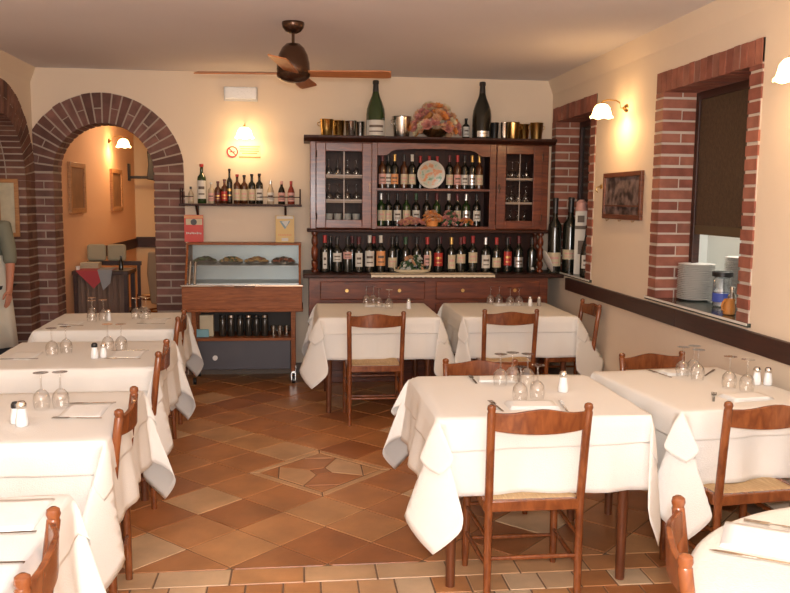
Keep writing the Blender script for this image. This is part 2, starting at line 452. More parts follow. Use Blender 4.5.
# big window: dark wooden blind above, open hatch below with kitchen wall behind
def window(name, y0, y1, z0, z1, zb):
    bm = bmesh.new(); x = XR+.235
    box(bm, x-.02, x+.03, y0, y0+.05, z0, z1); box(bm, x-.02, x+.03, y1-.05, y1, z0, z1)
    box(bm, x-.02, x+.03, y0+.05, y1-.05, z1-.05, z1)
    o = struct(name, bm, RAILW, bevel=.004)
    return o, x
w1, x1 = window('window_1', 4.29, 5.35, 1.006, 2.368, 1.46)
bm = bmesh.new(); box(bm, x1-.005, x1+.015, 4.34, 5.30, 1.50, 2.318)
BLIND = mat('dark mesh blind', (.085, .052, .028), .7, bump=.6, bscale=90, var=.5, vscale=40)
mk('window_blind', bm, BLIND, w1)
bm = bmesh.new(); box(bm, x1-.012, x1+.02, 4.34, 5.30, 1.44, 1.50); mk('blind_rail', bm, mat('blind rail', (.10, .07, .035), .5), w1, bevel=.003)
w2, x2 = window('window_2', 6.75, 7.68, 1.006, 2.388, 1.0)
mk('window_pane', B(x2, x2+.01, 6.80, 7.63, 1.006, 2.338), SMOKE, w2)
mk('glazing_bar', B(x2-.012, x2+.02, 7.19, 7.23, 1.006, 2.338), RAILW, w2)
# kitchen pass behind the hatch
KIT = mat('kitchen white tile', (.70, .72, .70), .5)
bm = bmesh.new()
box(bm, 3.35, 3.40, 4.0, 6.6, .9, 2.6); box(bm, XR+.25, 3.35, 6.55, 6.6, .9, 2.6); box(bm, XR+.25, 3.35, 4.0, 4.05, .9, 2.6)
box(bm, XR+.25, 3.40, 4.0, 6.6, 2.6, 2.65); box(bm, XR+.25, 3.35, 4.05, 6.55, .9, .96)
struct('wall_kitchen', bm, KIT)

# ------------------------------------------------------------------ hall behind the back arch
YH = 11.7
bm = bmesh.new(); box(bm, -2.62, -2.50, YB+.24, YH, 0, 2.75)
bm2 = bmesh.new(); box(bm2, -2.30, -2.24, YB+.245, YH, 0, 2.75); bm.free(); struct('wall_hall_left', bm2, HALLPL)
HALLC = mat('pale hall plaster', (.74, .56, .35), .85)
struct('wall_hall_back', B(-2.24, -.6, YH, YH+.1, 0, 2.75), HALLC)
struct('wall_hall_right', B(-.9, -.8, YB+.245, YH-.001, 0, 2.75), HALLC)
struct('ceiling_hall', B(-2.3, -.8, YB+.245, YH, 2.75, 2.8), CEIL)
struct('trim_10', B(-2.23, -.901, YH-.03, YH+.001, .98, 1.12), RAILW)
struct('trim_11', B(-2.241, -2.215, 9.75, YH-.031, .98, 1.10), RAILW)
# side passage behind the left arch
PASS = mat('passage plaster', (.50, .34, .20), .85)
struct('wall_passage', B(-3.75, -3.65, 5.5, 8.3, 0, 2.75), PASS)
struct('wall_passage_back', B(-3.65, XL-.301, 8.1, 8.2, 0, 2.75), PASS)
struct('wall_passage_front', B(-3.65, XL-.301, 5.5, 5.6, 0, 2.75), PASS)
struct('ceiling_passage', B(-3.65, XL-.301, 5.6, 8.1, 2.75, 2.8), CEIL)
struct('floor_passage', B(-3.65, XL-.321, 5.6, 8.1, -.1, -.004), TILE)
# ------------------------------------------------------------------ chairs
def make_chair(label, loc, rz, scale=None, group=None):
    t = thing('dining_chair', label, 'chair', (0, 0, 0), 0, group)
    def post_prof(L, r=.0175):
        return [(r*.8, 0), (r, .02), (r, L-.035), (r*.82, L-.03), (r*1.08, L-.018), (r*1.02, L-.006), (r*.6, L), (0, L+.002)]
    for s in (-1, 1):
        b = bmesh.new(); foot = Vector((s*.19, -.195, 0)); mid = Vector((s*.19, -.19, .42)); top = Vector((s*.197, -.235, .85))
        r = .0175
        pts = [foot, foot.lerp(mid, .5), mid, mid.lerp(top, .33), mid.lerp(top, .66), top-Vector((0, 0, .035)), top-Vector((0, 0, .03)), top-Vector((0, 0, .018)), top-Vector((0, 0, .006)), top]
        path(b, pts, [r*.85, r, r, r, r, r, r*.86, r*1.08, r*.95, r*.45], 12)
        mk('leg', b, CHAIRW, t, True)
    for s in (-1, 1):
        b = bmesh.new(); p0 = Vector((s*.205, .185, 0)); p1 = Vector((s*.20, .18, .455))
        path(b, [p0, p0.lerp(p1, .12), p0.lerp(p1, .9), p1-Vector((0, 0, .01)), p1], [.013, .017, .018, .018, .012], 12)
        mk('leg', b, CHAIRW, t, True)
    # curved back rail with shaped top
    b = bmesh.new(); n = 14; fr = []
    for i in range(n+1):
        q = i/n; x = -.19+.38*q; bow = .035*(1-(2*q-1)**2)
        c = 1-(2*q-1)**2
        zb = .742-.010*c; zt = .815+.013*c+.006*math.cos((2*q-1)*PI*1.5)
        yy = -.225-bow
        fr.append([b.verts.new((x, yy-.009, zb)), b.verts.new((x, yy+.009, zb)), b.verts.new((x, yy+.003, zt)), b.verts.new((x, yy-.013, zt))])
    for p, q in zip(fr, fr[1:]):
        for k in range(4): b.faces.new([p[k], p[(k+1) % 4], q[(k+1) % 4], q[k]])
    b.faces.new(fr[0]); b.faces.new(fr[-1][::-1])
    mk('back_rail', b, CHAIRW, t, True, .003)
    # seat frame
    b = bmesh.new()
    for z in (.425,):
        box(b, -.19, .19, -.203, -.177, z-.028, z+.018); box(b, -.20, .20, .165, .193, z-.028, z+.018)
        for s in (-1, 1): box(b, s*.197-.013, s*.197+.013, -.19, .18, z-.028, z+.018)
    mk('seat_frame', b, CHAIRW, t, True, .004)
    # woven rush seat: four triangles dishing to the middle
    b = bmesh.new(); n = 12; g = []
    for i in range(n+1):
        rw = []
        for j in range(n+1):
            u, v = -1+2*i/n, -1+2*j/n; hw = .197+.006*v
            z = .449-.010*(1-max(abs(u), abs(v))**2)+.004*math.cos(max(abs(u), abs(v))*PI*6)*.3
            if max(abs(u), abs(v)) > .99: z -= .010
            rw.append(b.verts.new((u*hw, -.006+v*.186, z)))
        g.append(rw)
    for i in range(n):
        for j in range(n): b.faces.new([g[i][j], g[i+1][j], g[i+1][j+1], g[i][j+1]])
    o = mk('seat', b, RUSH, t, True)
    m = o.modifiers.new('s', 'SOLIDIFY'); m.thickness = .018; m.offset = -1
    # stretchers
    for (a, c) in (((-.19, -.195, .20), (.19, -.195, .20)), ((-.203, .184, .13), (.203, .184, .13)), ((-.203, .184, .29), (.203, .184, .29)),
                   ((-.19, -.195, .16), (-.203, .184, .16)), ((.19, -.195, .16), (.203, .184, .16)), ((-.19, -.193, .28), (-.203, .184, .28)), ((.19, -.193, .28), (.203, .184, .28))):
        b = bmesh.new(); L = (Vector(c)-Vector(a)).length
        rod(b, a, c, .009, prof=[(.008, 0), (.011, L*.5), (.008, L)], seg=10); mk('stretcher', b, CHAIRW, t, True)
    t.location = loc; t.rotation_euler = (0, 0, rz)
    if scale: t.scale = scale
    return t
ch0 = make_chair('orange brown rush seated chair with its back to us at the front centre table', (.94, 3.36, 0), 0)
CH = [
    ('brown rush seated chair on the near side of the back left centre table', (.54, 6.14, 0), 0, None),
    ('brown chair on the near side of the rear table by the dresser right end', (1.555, 6.22, 0), R(-1), None),
    ('brown chair on the near side of the table under the big brick window', (1.885, 3.36, 0), R(6), None),
    ('brown chair on the far side of the table under the big brick window', (2.10, 4.42, 0), R(187), (1, 1, .90)),
    ('rust brown chair on the far side of the front centre table, mostly hidden by glasses', (.99, 4.34, 0), R(174), (1, 1, .885)),
    ('dark chair with its back to the right wall, beside the rear right table', (2.09, 6.43, 0), R(90), None),
    ('glossy orange brown chair in the bottom left corner at the nearest left table', (-.845, 1.92, 0), R(97), None),
    ('brown chair at the second left table, counted from us, seen side on', (-.93, 3.345, 0), R(93), None),
    ('brown chair at the third left table, counted from us, seen side on', (-.985, 4.56, 0), R(93), None),
    ('brown chair at the farthest left table, next to the glass display trolley', (-1.07, 5.88, 0), R(92), None),
    ('glossy orange brown chair at the bottom edge, drawn up to the round table', (1.16, 1.81, 0), R(-113), None),
]
for l, p, a, s in CH: dup(ch0, p, a, l, None, s)

# ------------------------------------------------------------------ tables and cloths
ZT = .745
def make_table(label, w, d, loc, rz, first=None):
    t = thing('dining_table', label, 'table')
    b = B(-w/2, w/2, -d/2, d/2, ZT-.025, ZT); mk('tabletop', b, TABLEW, t, False, .004)
    b = bmesh.new()
    for s in (-1, 1):
        box(b, -w/2+.09, w/2-.09, s*(d/2-.06)-.01, s*(d/2-.06)+.01, ZT-.10, ZT-.026); box(b, s*(w/2-.06)-.01, s*(w/2-.06)+.01, -d/2+.09, d/2-.09, ZT-.10, ZT-.026)
    mk('apron', b, TABLEW, t)
    for sx in (-1, 1):
        for sy in (-1, 1):
            b = bmesh.new(); rod(b, (sx*(w/2-.07), sy*(d/2-.07), ZT-.026), (sx*(w/2-.07), sy*(d/2-.07), 0), .028, .02, 12)
            mk('leg', b, TABLEW, t, True)
    t.location = loc; t.rotation_euler = (0, 0, rz)
    return t
def drape_mesh(w, d, drop, z, seed, off=0, n=64, lobe=None, flare=(.16, .16, .16, .16), rot=0, shift=(0, 0), stretch=.19):
    """cloth over a rectangular table; lobe: per-corner (amount, turn)"""
    b = bmesh.new(); rr = random.Random(seed)
    ph = [rr.uniform(0, 6.28) for _ in range(8)]
    lobe = lobe or [(rr.uniform(.14, .2), rr.uniform(-.5, .5)) for _ in range(4)]
    W, H = w/2+drop, d/2+drop; g = []
    def axis(h, dr):   # denser outside the table edge
        a = [(-h-dr)+dr*i/14 for i in range(14)]; m = [-h+2*h*i/18 for i in range(19)]; c = [h+dr*(i+1)/14 for i in range(14)]
        return a+m+c
    for u0 in axis(w/2, drop):
        rw = []
        for v0 in axis(d/2, drop):
            u, v = u0, v0
            if rot:
                u, v = u0*math.cos(rot)-v0*math.sin(rot), u0*math.sin(rot)+v0*math.cos(rot)
            u += shift[0]; v += shift[1]
            ox = max(abs(u)-w/2, 0); oy = max(abs(v)-d/2, 0); sx = 1 if u > 0 else -1; sy = 1 if v > 0 else -1
            bx = max(-w/2, min(w/2, u)); by = max(-d/2, min(d/2, v))
            if ox == 0 and oy == 0:
                p = (bx, by, z+off+.0015*noise.noise((u*6, v*6, seed)))
            else:
                r = math.hypot(ox, oy); k = min(r/.05, 1)
                if ox > 0 and oy > 0: r *= 1+stretch*math.sin(math.atan2(oy, ox)*2)
                fx = flare[1] if sx > 0 else flare[3]; fy = flare[2] if sy > 0 else flare[0]
                th = math.atan2(oy, ox)/(PI/2)
                if ox > 0 and oy > 0:
                    ci = (0 if sy < 0 else 2)+(0 if sx < 0 else 1)
                    am, tn = lobe[ci]
                    q = math.sin(th*PI)
                    A1 = r*am*1.35*max(0, math.cos(PI/4+tn))*math.sin(PI*min(th/.62, 1))
                    A2 = r*am*1.35*math.sin(PI/4+tn)*math.sin(PI*max(0, (th-.34)/.66))
                    dirx, diry = math.cos(PI/4+tn), math.sin(PI/4+tn)
                    outx = fx*r*(1-th)+A1-.5*A2; outy = fy*r*th+A2-.1*A1
                    # small secondary folds
                    w2 = .014*math.sin(th*PI*3+ph[ci])*min(r/.25, 1)*q
                    outx += w2*diry; outy -= w2*dirx
                else:
                    t = v if ox > 0 else u; side = (0 if ox > 0 else 2)+(0 if (sx if ox > 0 else sy) < 0 else 1)
                    hw = (d if ox > 0 else w)/2; e = max(0, 1-(abs(t)/hw)**4)
                    wv = (.018*math.sin(t*11+ph[side])+.013*math.sin(t*27+ph[side+4]))*min(r/.25, 1)*e
                    outx = (fx*r+wv) if ox > 0 else 0; outy = (fy*r+wv) if oy > 0 else 0
                out = math.hypot(outx, outy); rnd_e = .010*k
                zz = math.sqrt(max(r*r-min(out, r*.9)**2, 0))
                p = (bx+sx*(outx+(rnd_e+off) * (math.cos(th*PI/2))), by+sy*(outy+(rnd_e+off)*math.sin(th*PI/2)), z+off-max(0, zz-.006)*1.0)
                p = (p[0], p[1], p[2]+.004*noise.noise((u*9, v*9, seed)))
            rw.append(b.verts.new(p))
        g.append(rw)
    for i in range(len(g)-1):
        for j in range(len(g[0])-1): b.faces.new([g[i][j], g[i+1][j], g[i+1][j+1], g[i][j+1]])
    return b
def dress(name_label, loc, rz, w, d, seed, lobes=None, drop=.30, top_drop=.13, flare=(.16, .16, .16, .16), trot=0, tshift=(0, 0), tl=(1.35, .9, 1.5, 1.0)):
    o = mk('tablecloth', drape_mesh(w, d, drop, ZT+.003, seed, 0, lobe=lobes, flare=flare), CLOTH, None, True, auto=False)
    m = o.modifiers.new('s', 'SOLIDIFY'); m.thickness = .0015; m.offset = 1
    o.location = loc; o.rotation_euler = (0, 0, rz)
    tag(o, 'long white undercloth hanging from the '+name_label, 'tablecloth')
    o = mk('table_topper', drape_mesh(w, d, top_drop, ZT+.003, seed, .0055, lobe=[(a*tl[i], t_) for i, (a, t_) in enumerate(lobes)], flare=flare, rot=trot, shift=tshift), CLOTH, None, True, auto=False)
    m = o.modifiers.new('s', 'SOLIDIFY'); m.thickness = .0015; m.offset = 1
    o.location = loc; o.rotation_euler = (0, 0, rz)
    tag(o, 'short white topper cloth on the '+name_label, 'tablecloth')
TB = [ # name, centre, rz, w, d, seed, lobes (nearleft, nearright, farleft, farright), kwargs
    ('front centre table', (1.01, 3.69), 0, .90, .82, 11, [(.36, .30), (.32, .62), (.22, -.1), (.2, 0)], dict(drop=.315, flare=(.12, .05, .1, .14), trot=R(1.2), tshift=(-.012, .0))),
    ('rear left centre table', (.60, 6.70), 0, .92, .88, 12, [(.34, .2), (.34, .2), (.2, 0), (.16, 0)], dict(drop=.32, flare=(.12, .10, .1, .14))),
    ('rear table by the dresser right end', (1.70, 6.70), 0, .90, .88, 13, [(.26, .5), (.42, .0), (.2, 0), (.2, 0)], dict(drop=.32, flare=(.12, .18, .1, .12))),
    ('table under the big brick window', (1.94, 3.78), R(6), .72, .84, 14, [(.32, .1), (.03, 0), (.16, 0), (.03, 0)], dict(drop=.315, flare=(.12, .02, .08, .10))),
    ('nearest left table', (-1.14, 2.10), R(1), .90, .78, 15, [(.2, 0), (.34, .4), (.2, 0), (.24, .0)], dict(drop=.33, flare=(.12, .08, .12, .12))),
    ('second left table', (-1.18, 3.47), R(1), .90, .80, 16, [(.2, 0), (.32, .6), (.2, 0), (.24, -.1)], dict(drop=.34, flare=(.12, .08, .12, .12))),
    ('third left table', (-1.24, 4.85), R(1.5), .90, .84, 17, [(.2, 0), (.30, .5), (.2, 0), (.22, -.1)], dict(drop=.33, flare=(.12, .09, .12, .12))),
    ('farthest left table', (-1.34, 6.17), R(2), .90, .86, 18, [(.2, 0), (.30, .5), (.2, 0), (.22, -.1)], dict(drop=.33, flare=(.12, .10, .12, .12))),
]
for n_, c_, rz_, w_, d_, sd_, lb_, kw_ in TB:
    make_table('dark wooden table under cloths, the '+n_, w_-.004, d_-.004, (*c_, 0), rz_)
    dress(n_, (*c_, 0), rz_, w_, d_, sd_, lb_, **kw_)
# round table, lower right
RTc = (1.585, 1.53); RR = .71
t = thing('round_table', 'round table in the bottom right corner under a pale cloth', 'table', (*RTc, 0))
b = bmesh.new(); lathe(b, [(RR-.004, ZT-.03), (RR-.004, ZT)], seg=48); mk('tabletop', b, TABLEW, t, True)
b = bmesh.new(); lathe(b, [(.30, 0), (.29, .03), (.06, .07), (.045, .12), (.045, ZT-.08), (.18, ZT-.031)], seg=24); mk('pedestal', b, TABLEW, t, True)
b = bmesh.new(); rings = []; rs = [0, .2, .4, .6, RR-.02, RR, RR+.012]
for r in rs: rings.append([(r*math.cos(2*PI*i/96), r*math.sin(2*PI*i/96), ZT+.004 - (.008 if r > RR else 0)) for i in range(96)])
for k in range(1, 9):
    dd = .27*k/8; rg = []
    for i in range(96):
        a = 2*PI*i/96; o_ = RR+.014+dd*.05+.03*(k/8)*(1+math.sin(a*13+1)*.8+.3*math.sin(a*7))*.6
        rg.append((o_*math.cos(a), o_*math.sin(a), ZT-.006-dd))
    rings.append(rg)
vr = [[b.verts.new(p) for p in rg] for rg in rings[1:]]; c0 = b.verts.new((0, 0, ZT+.004))
for i in range(96): b.faces.new([c0, vr[0][i], vr[0][(i+1) % 96]])
for p, q in zip(vr, vr[1:]):
    for i in range(96): b.faces.new([p[i], p[(i+1) % 96], q[(i+1) % 96], q[i]])
o = mk('round_tablecloth', b, CLOTH2, None, True, auto=False); m = o.modifiers.new('s', 'SOLIDIFY'); m.thickness = .0015; m.offset = 1
o.location = (*RTc, 0)
tag(o, 'pale cream cloth on the round table in the bottom right corner', 'tablecloth')

# ------------------------------------------------------------------ table ware
ZS = ZT+.0125       # surface of the toppers
def goblet_profile(h=.155, rb=.034, rf=.031):
    # inverted: rim at z=0, foot at z=h
    return [(rb*.86, 0), (rb*.97, .018), (rb*1.03, .038), (rb*.9, .062), (rb*.5, .078), (.0045, .084), (.0032, .10), (.0032, h-.012), (.006, h-.006), (rf*.8, h-.003), (rf, h-.001), (rf, h), (0, h)]
gm = {}
def goblet(label, x, y, z=None, group=None, s=1.0, name='wine_glass'):
    z = ZS if z is None else z
    t = thing(name, label, 'glass', (x, y, z), rnd.uniform(0, 6), group); t.scale = (s, s, s)
    if not gm:
        P = goblet_profile()
        for nm, sl in (('bowl', P[:6]), ('stem', P[5:9]), ('foot', P[8:])):
            b = bmesh.new(); lathe(b, sl, seg=22, cap=False); o = mk(nm, b, GLASS, t, True); gm[nm] = o.data
    else:
        for nm in gm: inst(nm, gm[nm], t)
    return t
def ordn(i): return ['first', 'second', 'third', 'fourth', 'fifth', 'sixth', 'seventh', 'eighth', 'ninth', 'tenth', 'eleventh', 'twelfth', 'thirteenth', 'fourteenth', 'fifteenth', 'sixteenth', 'seventeenth', 'eighteenth', 'nineteenth', 'twentieth'][i]
GL = {
    'front centre table': [(.956, 3.86), (1.025, 3.90), (.972, 3.552), (1.06, 3.584), (1.09, 3.86)],
    'second left table': [(-1.085, 3.561), (-1.011, 3.573)],
    'third left table': [(-1.396, 4.80), (-1.335, 4.86), (-1.122, 4.942), (-1.045, 4.938)],
    'farthest left table': [(-1.49, 6.098), (-1.42, 6.147), (-1.53, 6.28), (-1.21, 6.239), (-1.14, 6.263), (-1.18, 6.34)],
    'rear left centre table': [(.556, 7.04), (.618, 7.06), (.645, 6.845), (.723, 6.776)],
    'rear table by the dresser right end': [(1.637, 7.03), (1.716, 7.039), (1.778, 6.896), (1.855, 6.894)],
    'table under the big brick window': [(1.946, 4.00), (2.02, 4.03), (1.985, 3.915), (2.053, 3.728), (2.10, 3.651)],
}
for tn, ps in GL.items():
    for i, (x, y) in enumerate(sorted(ps)):
        goblet('upturned wine glass, %s from left on the %s' % (ordn(i), tn), x, y, group='upturned wine glasses on the tables')
# salt and pepper shakers
SALTW = mat('salt filled glass', (.82, .82, .82), .25); PEPD = mat('pepper glass', (.30, .26, .22), .25)
def shaker(label, x, y, cap, body=SALTW, s=1.0):
    t = thing('salt_shaker' if body is SALTW else 'pepper_shaker', label, 'shaker', (x, y, ZS), 0, 'salt and pepper shakers'); t.scale = (s, s, s)
    b = bmesh.new(); lathe(b, [(.017, 0), (.019, .003), (.019, .02), (.014, .052), (.013, .056)], seg=14); mk('shaker_body', b, body, t, True)
    b = bmesh.new(); lathe(b, [(.014, .056), (.0155, .058), (.0155, .070), (.010, .078), (0, .080)], seg=14); mk('shaker_cap', b, cap, t, True)
for a in [
    ('salt shaker with shiny cap on the front centre table', 1.222, 3.712, CHROME, SALTW, 1.25),
    ('salt shaker with silver cap on the nearer left edge of the second left table', -1.080, 3.293, CHROME, SALTW, 1.25),
    ('pepper shaker with black cap, leftmost on the second left table', -1.116, 3.335, BLACK, SALTW, 1.1),
    ('salt shaker with black cap on the third left table', -1.14, 4.70, BLACK, SALTW, 1.1),
    ('clear shaker right of the black capped one on the third left table', -1.098, 4.725, CHROME, SALTW, 1.0),
    ('small white salt shaker on the farthest left table', -1.39, 6.17, CHROME, SALTW, 1.0),
    ('salt shaker on the rear left centre table, right of its glasses', .884, 6.75, CHROME, SALTW, 1.05),
    ('left one of two shakers on the rear right table before the dresser', 1.952, 6.89, CHROME, SALTW, 1.05),
    ('right one of two shakers on the rear right table before the dresser', 2.03, 6.887, CHROME, PEPD, 1.05),
    ('left shaker of the pair on the table under the big brick window', 2.235, 3.80, CHROME, SALTW, 1.1),
    ('right shaker of the pair on the table under the big brick window', 2.285, 3.785, CHROME, SALTW, 1.1)]: shaker(*a)
# napkins and cutlery
def napkin(label, x, y, rz, w, d, layers=1, z=ZS):
    b = bmesh.new()
    for k in range(layers):
        zz = .0006+.003*k; n = 8; g = []
        for i in range(n+1):
            g.append([b.verts.new(((-.5+i/n)*(w-.006*k), (-.5+j/n)*(d-.006*k), zz+.0015*noise.noise((i*.7+x*9, j*.7+y*5, k*3.)))) for j in range(n+1)])
        for i in range(n):
            for j in range(n): b.faces.new([g[i][j], g[i+1][j], g[i+1][j+1], g[i][j+1]])
    o = mk('napkin', b, PAPER, None, True, auto=False); m = o.modifiers.new('s', 'SOLIDIFY'); m.thickness = .0022; m.offset = 1
    o.location = (x, y, z); o.rotation_euler = (0, 0, rz); tag(o, label, 'napkin'); return o
cut = {}
def cutlery(kind, label, x, y, rz, z=None):
    """long axis local +Y"""
    z = (ZS+.001) if z is None else z
    t = thing(kind, label, kind, (x, y, z), rz, 'forks and knives on the tables')
    if kind not in cut:
        b = bmesh.new(); box(b, -.005, .005, -.10, 0, 0, .003); box(b, -.0025, .0025, 0, .035, .001, .0035)
        h = mk('handle', b, STEEL, t, False, .001)
        b = bmesh.new()
        if kind == 'fork':
            box(b, -.011, .011, .03, .055, .001, .003)
            for k in range(4): box(b, -.0108+k*.0062, -.0078+k*.0062, .055, .098, .001, .003)
            hd = mk('tines', b, STEEL, t)
        else:
            prism(b, [(-.006, .0), (.006, .0), (.010, .06), (.007, .10), (0, .115), (-.006, .10)], 2, .001, .0028); hd = mk('blade', b, STEEL, t)
        cut[kind] = (h.data, hd.data, hd.name.split('.')[0])
    else:
        a, b_, nm = cut[kind]; inst('handle', a, t); inst(nm, b_, t)
    return t
T_ = 'front centre table'
napkin('folded white napkin on the near side of the front centre table', 1.00, 3.45, R(-3), .22, .13, 4)
cutlery('fork', 'fork left of the near napkin on the front centre table', .842, 3.46, R(4))
cutlery('knife', 'knife right of the near napkin on the front centre table', 1.135, 3.43, R(-8))
napkin('folded white napkin on the far side of the front centre table', .965, 3.985, R(-6), .18, .12, 3)
cutlery('fork', 'fork on the far side of the front centre table', .852, 4.0, R(-2))
cutlery('knife', 'knife on the far side of the front centre table', 1.09, 4.02, R(-14))
T_ = 'right table'
napkin('folded white napkin on the near side of the table under the big brick window', 2.03, 3.53, R(8), .21, .12, 4)
cutlery('fork', 'fork left of the near napkin on the table under the big brick window', 1.885, 3.55, R(-28))
napkin('folded white napkin on the far side of the table under the big brick window', 1.975, 4.09, R(6), .20, .10, 3)
cutlery('fork', 'fork on the far left of the table under the big brick window', 1.855, 4.07, R(12))
cutlery('knife', 'knife on the far side of the table under the big brick window', 2.13, 4.07, R(-40))
for i, (tn, x, y) in enumerate((('second left table', -.90, 3.52), ('third left table', -.985, 4.80), ('farthest left table', -1.06, 6.12), )):
    napkin('flat white napkin on the aisle side of the %s' % tn, x, y, R(90), .24, .17, 1)
    cutlery('fork', 'fork on the aisle side of the %s' % tn, x-.0, y-.13, R(85))
    cutlery('knife', 'knife on the aisle side of the %s' % tn, x, y+.12, R(92))
napkin('flat white napkin at the wall side of the third left table', -1.55, 4.80, R(90), .22, .15, 1)
cutlery('fork', 'fork at the wall side of the third left table', -1.54, 4.69, R(92))
napkin('flat white napkin at the wall side of the farthest left table', -1.62, 6.05, R(90), .20, .14, 1)
cutlery('fork', 'fork at the wall side of the farthest left table', -1.60, 5.95, R(70))
napkin('large flat white napkin on the nearest left table', -.83, 2.34, R(2), .22, .24, 2)
cutlery('fork', 'fork lying along the edge of the napkin on the nearest left table', -.80, 2.205, R(92))
cutlery('knife', 'knife near the chair on the nearest left table', -.77, 2.02, R(88))
napkin('folded napkin on the far side of the rear left centre table', .63, 6.95, R(2), .20, .10, 3)
napkin('folded napkin on the far side of the rear right table before the dresser', 1.78, 6.97, R(2), .26, .10, 3)
o = napkin('white patterned napkin on the round table in the corner', 1.235, 1.985, R(-32), .24, .19, 2, ZT+.0075)
cutlery('fork', 'fork beside the napkin on the round table', 1.318, 2.07, R(58), ZT+.012)
cutlery('knife', 'knife below the napkin on the round table', 1.14, 1.885, R(58), ZT+.0085)

# ------------------------------------------------------------------ bottles
GM = {'dark': BOTTLE, 'green': BOTTLEG, 'brown': BOTTLEB, 'clear': BOTTLEC, 'redl': BOTTLER}
def prof(kind, H, r):
    if kind == 'bordeaux':
        return [(r*.9, 0), (r, .004), (r, H*.60), (r*.93, H*.65), (r*.5, H*.71), (r*.37, H*.75), (r*.35, H*.96), (r*.4, H*.965), (r*.4, H*.985), (r*.36, H)]
    if kind == 'champagne':
        return [(r*.88, 0), (r, .006), (r, H*.40), (r*.93, H*.50), (r*.72, H*.61), (r*.45, H*.72), (r*.32, H*.80), (r*.27, H*.93), (r*.33, H*.94), (r*.33, H*.985), (r*.26, H)]
    if kind == 'liquor':
        return [(r*.95, 0), (r, .004), (r, H*.62), (r*.9, H*.68), (r*.42, H*.75), (r*.36, H*.80), (r*.36, H*.93), (r*.42, H*.94), (r*.42, H)]
    if kind == 'stubby':
        return [(r*.95, 0), (r, .004), (r, H*.5), (r*.75, H*.66), (r*.36, H*.78), (r*.36, H)]
bc = {}
def bottle(label, x, y, z, kind='bordeaux', glass='dark', lab='white', cap='red', H=.31, r=.040, lz=(.18, .45), group=None, ang=None, arc=1.0, name=None, neck=True, stripe=True):
    t = thing(name or 'wine_bottle', label, 'bottle', (x, y, z), 0 if ang is None else ang, group)
    key = (kind, glass, H, r)
    P = prof(kind, H, r)
    if key not in bc:
        b = bmesh.new(); lathe(b, P, seg=20); bc[key] = mk('bottle_body', b, GM[glass], t, True).data
    else: inst('bottle_body', bc[key], t)
    if lab:
        key = ('l', kind, lab, H, r, lz, arc)
        if key not in bc:
            b = bmesh.new(); z0, z1 = H*lz[0], H*lz[1]; a0, a1 = -PI/2-arc, -PI/2+arc; rr = r+.0007
            cutz = [z0, z0+(z1-z0)*.22, z0+(z1-z0)*.30, z0+(z1-z0)*.52, z0+(z1-z0)*.68, z1]
            for k in range(5):
                lathe(b, [(rr, cutz[k]), (rr, cutz[k+1])], seg=10, a0=a0, a1=a1, mi=1 if (k in (1, 3) and stripe) else 0)
            # keep the print away from the label's borders
            for f in b.faces:
                if f.material_index == 1:
                    c = f.calc_center_median()
                    if abs(math.atan2(c.x, -c.y)) > arc*.62: f.material_index = 0
            bc[key] = mk('bottle_label', b, [COL[lab], COL['gold' if lab in ('red', 'maroon', 'black') else 'pink' if lab == 'cream' else 'ink']], t, True).data
        else: inst('bottle_label', bc[key], t)
    if cap:
        key = ('c', kind, cap, H, r)
        if key not in bc:
            b = bmesh.new(); f = {'bordeaux': .80, 'champagne': .80, 'liquor': .925, 'stubby': .86}[kind]
            pts = [(pr+.0012, pz) for pr, pz in P if pz >= H*f]
            pts = [((P[-1][0] if kind != 'champagne' else r*.30)+.0012 if kind != 'bordeaux' else r*.362+.0012, H*f)]+pts+[(0, H+.0012)]
            pts[-2] = (pts[-2][0], H+.0012)
            lathe(b, pts, seg=16); bc[key] = mk('bottle_cap', b, COL[cap], t, True).data
        else: inst('bottle_cap', bc[key], t)
    return t
U = lambda u: .263+(u-330)*.00936       # dresser counter spacing
ZC1 = .992
row = [(325, 'white', 'red', (.1, .55), .45), (337, 'white', 'black', (.30, .55), 1.1), (347, 'pink', 'black', (.38, .58), 1.1), (358, 'white', 'maroon', (.16, .55), .8),
       (368.5, 'white', 'white', (.16, .58), 1.2), (379.5, 'orange', 'white', (.18, .58), 1.2), (391, 'cream', 'black', (.14, .42), 1.2), (404, None, 'green', None, 1),
       (415, 'white', 'black', (.2, .5), .8), (425.5, 'pink', 'red', (.2, .5), .9), (436.5, 'red', 'black', (.18, .56), 1.2), (449.5, 'cream', 'gold', (.10, .50), .9),
       (459, 'cream', 'maroon', (.26, .52), 1.2), (471, 'cream', 'red', (.26, .55), 1.2), (484, 'white', 'silver', (.12, .50), 1.1), (495, 'cream', 'red', (.14, .42), 1.2),
       (506, 'red', 'black', (.20, .60), 1.0), (517.5, 'silver', 'maroon', (.14, .42), 1.3), (531, 'white', 'black', (.08, .14), .3)]
cn = {'white': 'white', 'pink': 'pinkish', 'cream': 'cream', 'orange': 'orange and white', 'red': 'red', 'silver': 'silvery', None: 'hidden'}
for i, (u, lb, cp_, lz, arc) in enumerate(row):
    bottle('dark wine bottle, %s label, %s cap, %s from left on dresser counter' % (cn[lb], cp_, ordn(i)) if lb else
           'dark wine bottle with %s cap, %s from the left on the dresser counter' % (cp_, ordn(i)),
           U(u)+.0, 7.56, ZC1, 'bordeaux' if i % 4 != 3 else 'bordeaux', 'dark', lb, cp_, .32 if i not in (0, 4, 5, 13, 17) else .335, .043, lz or (.2, .5), 'wine bottles on the dresser counter', arc=arc)
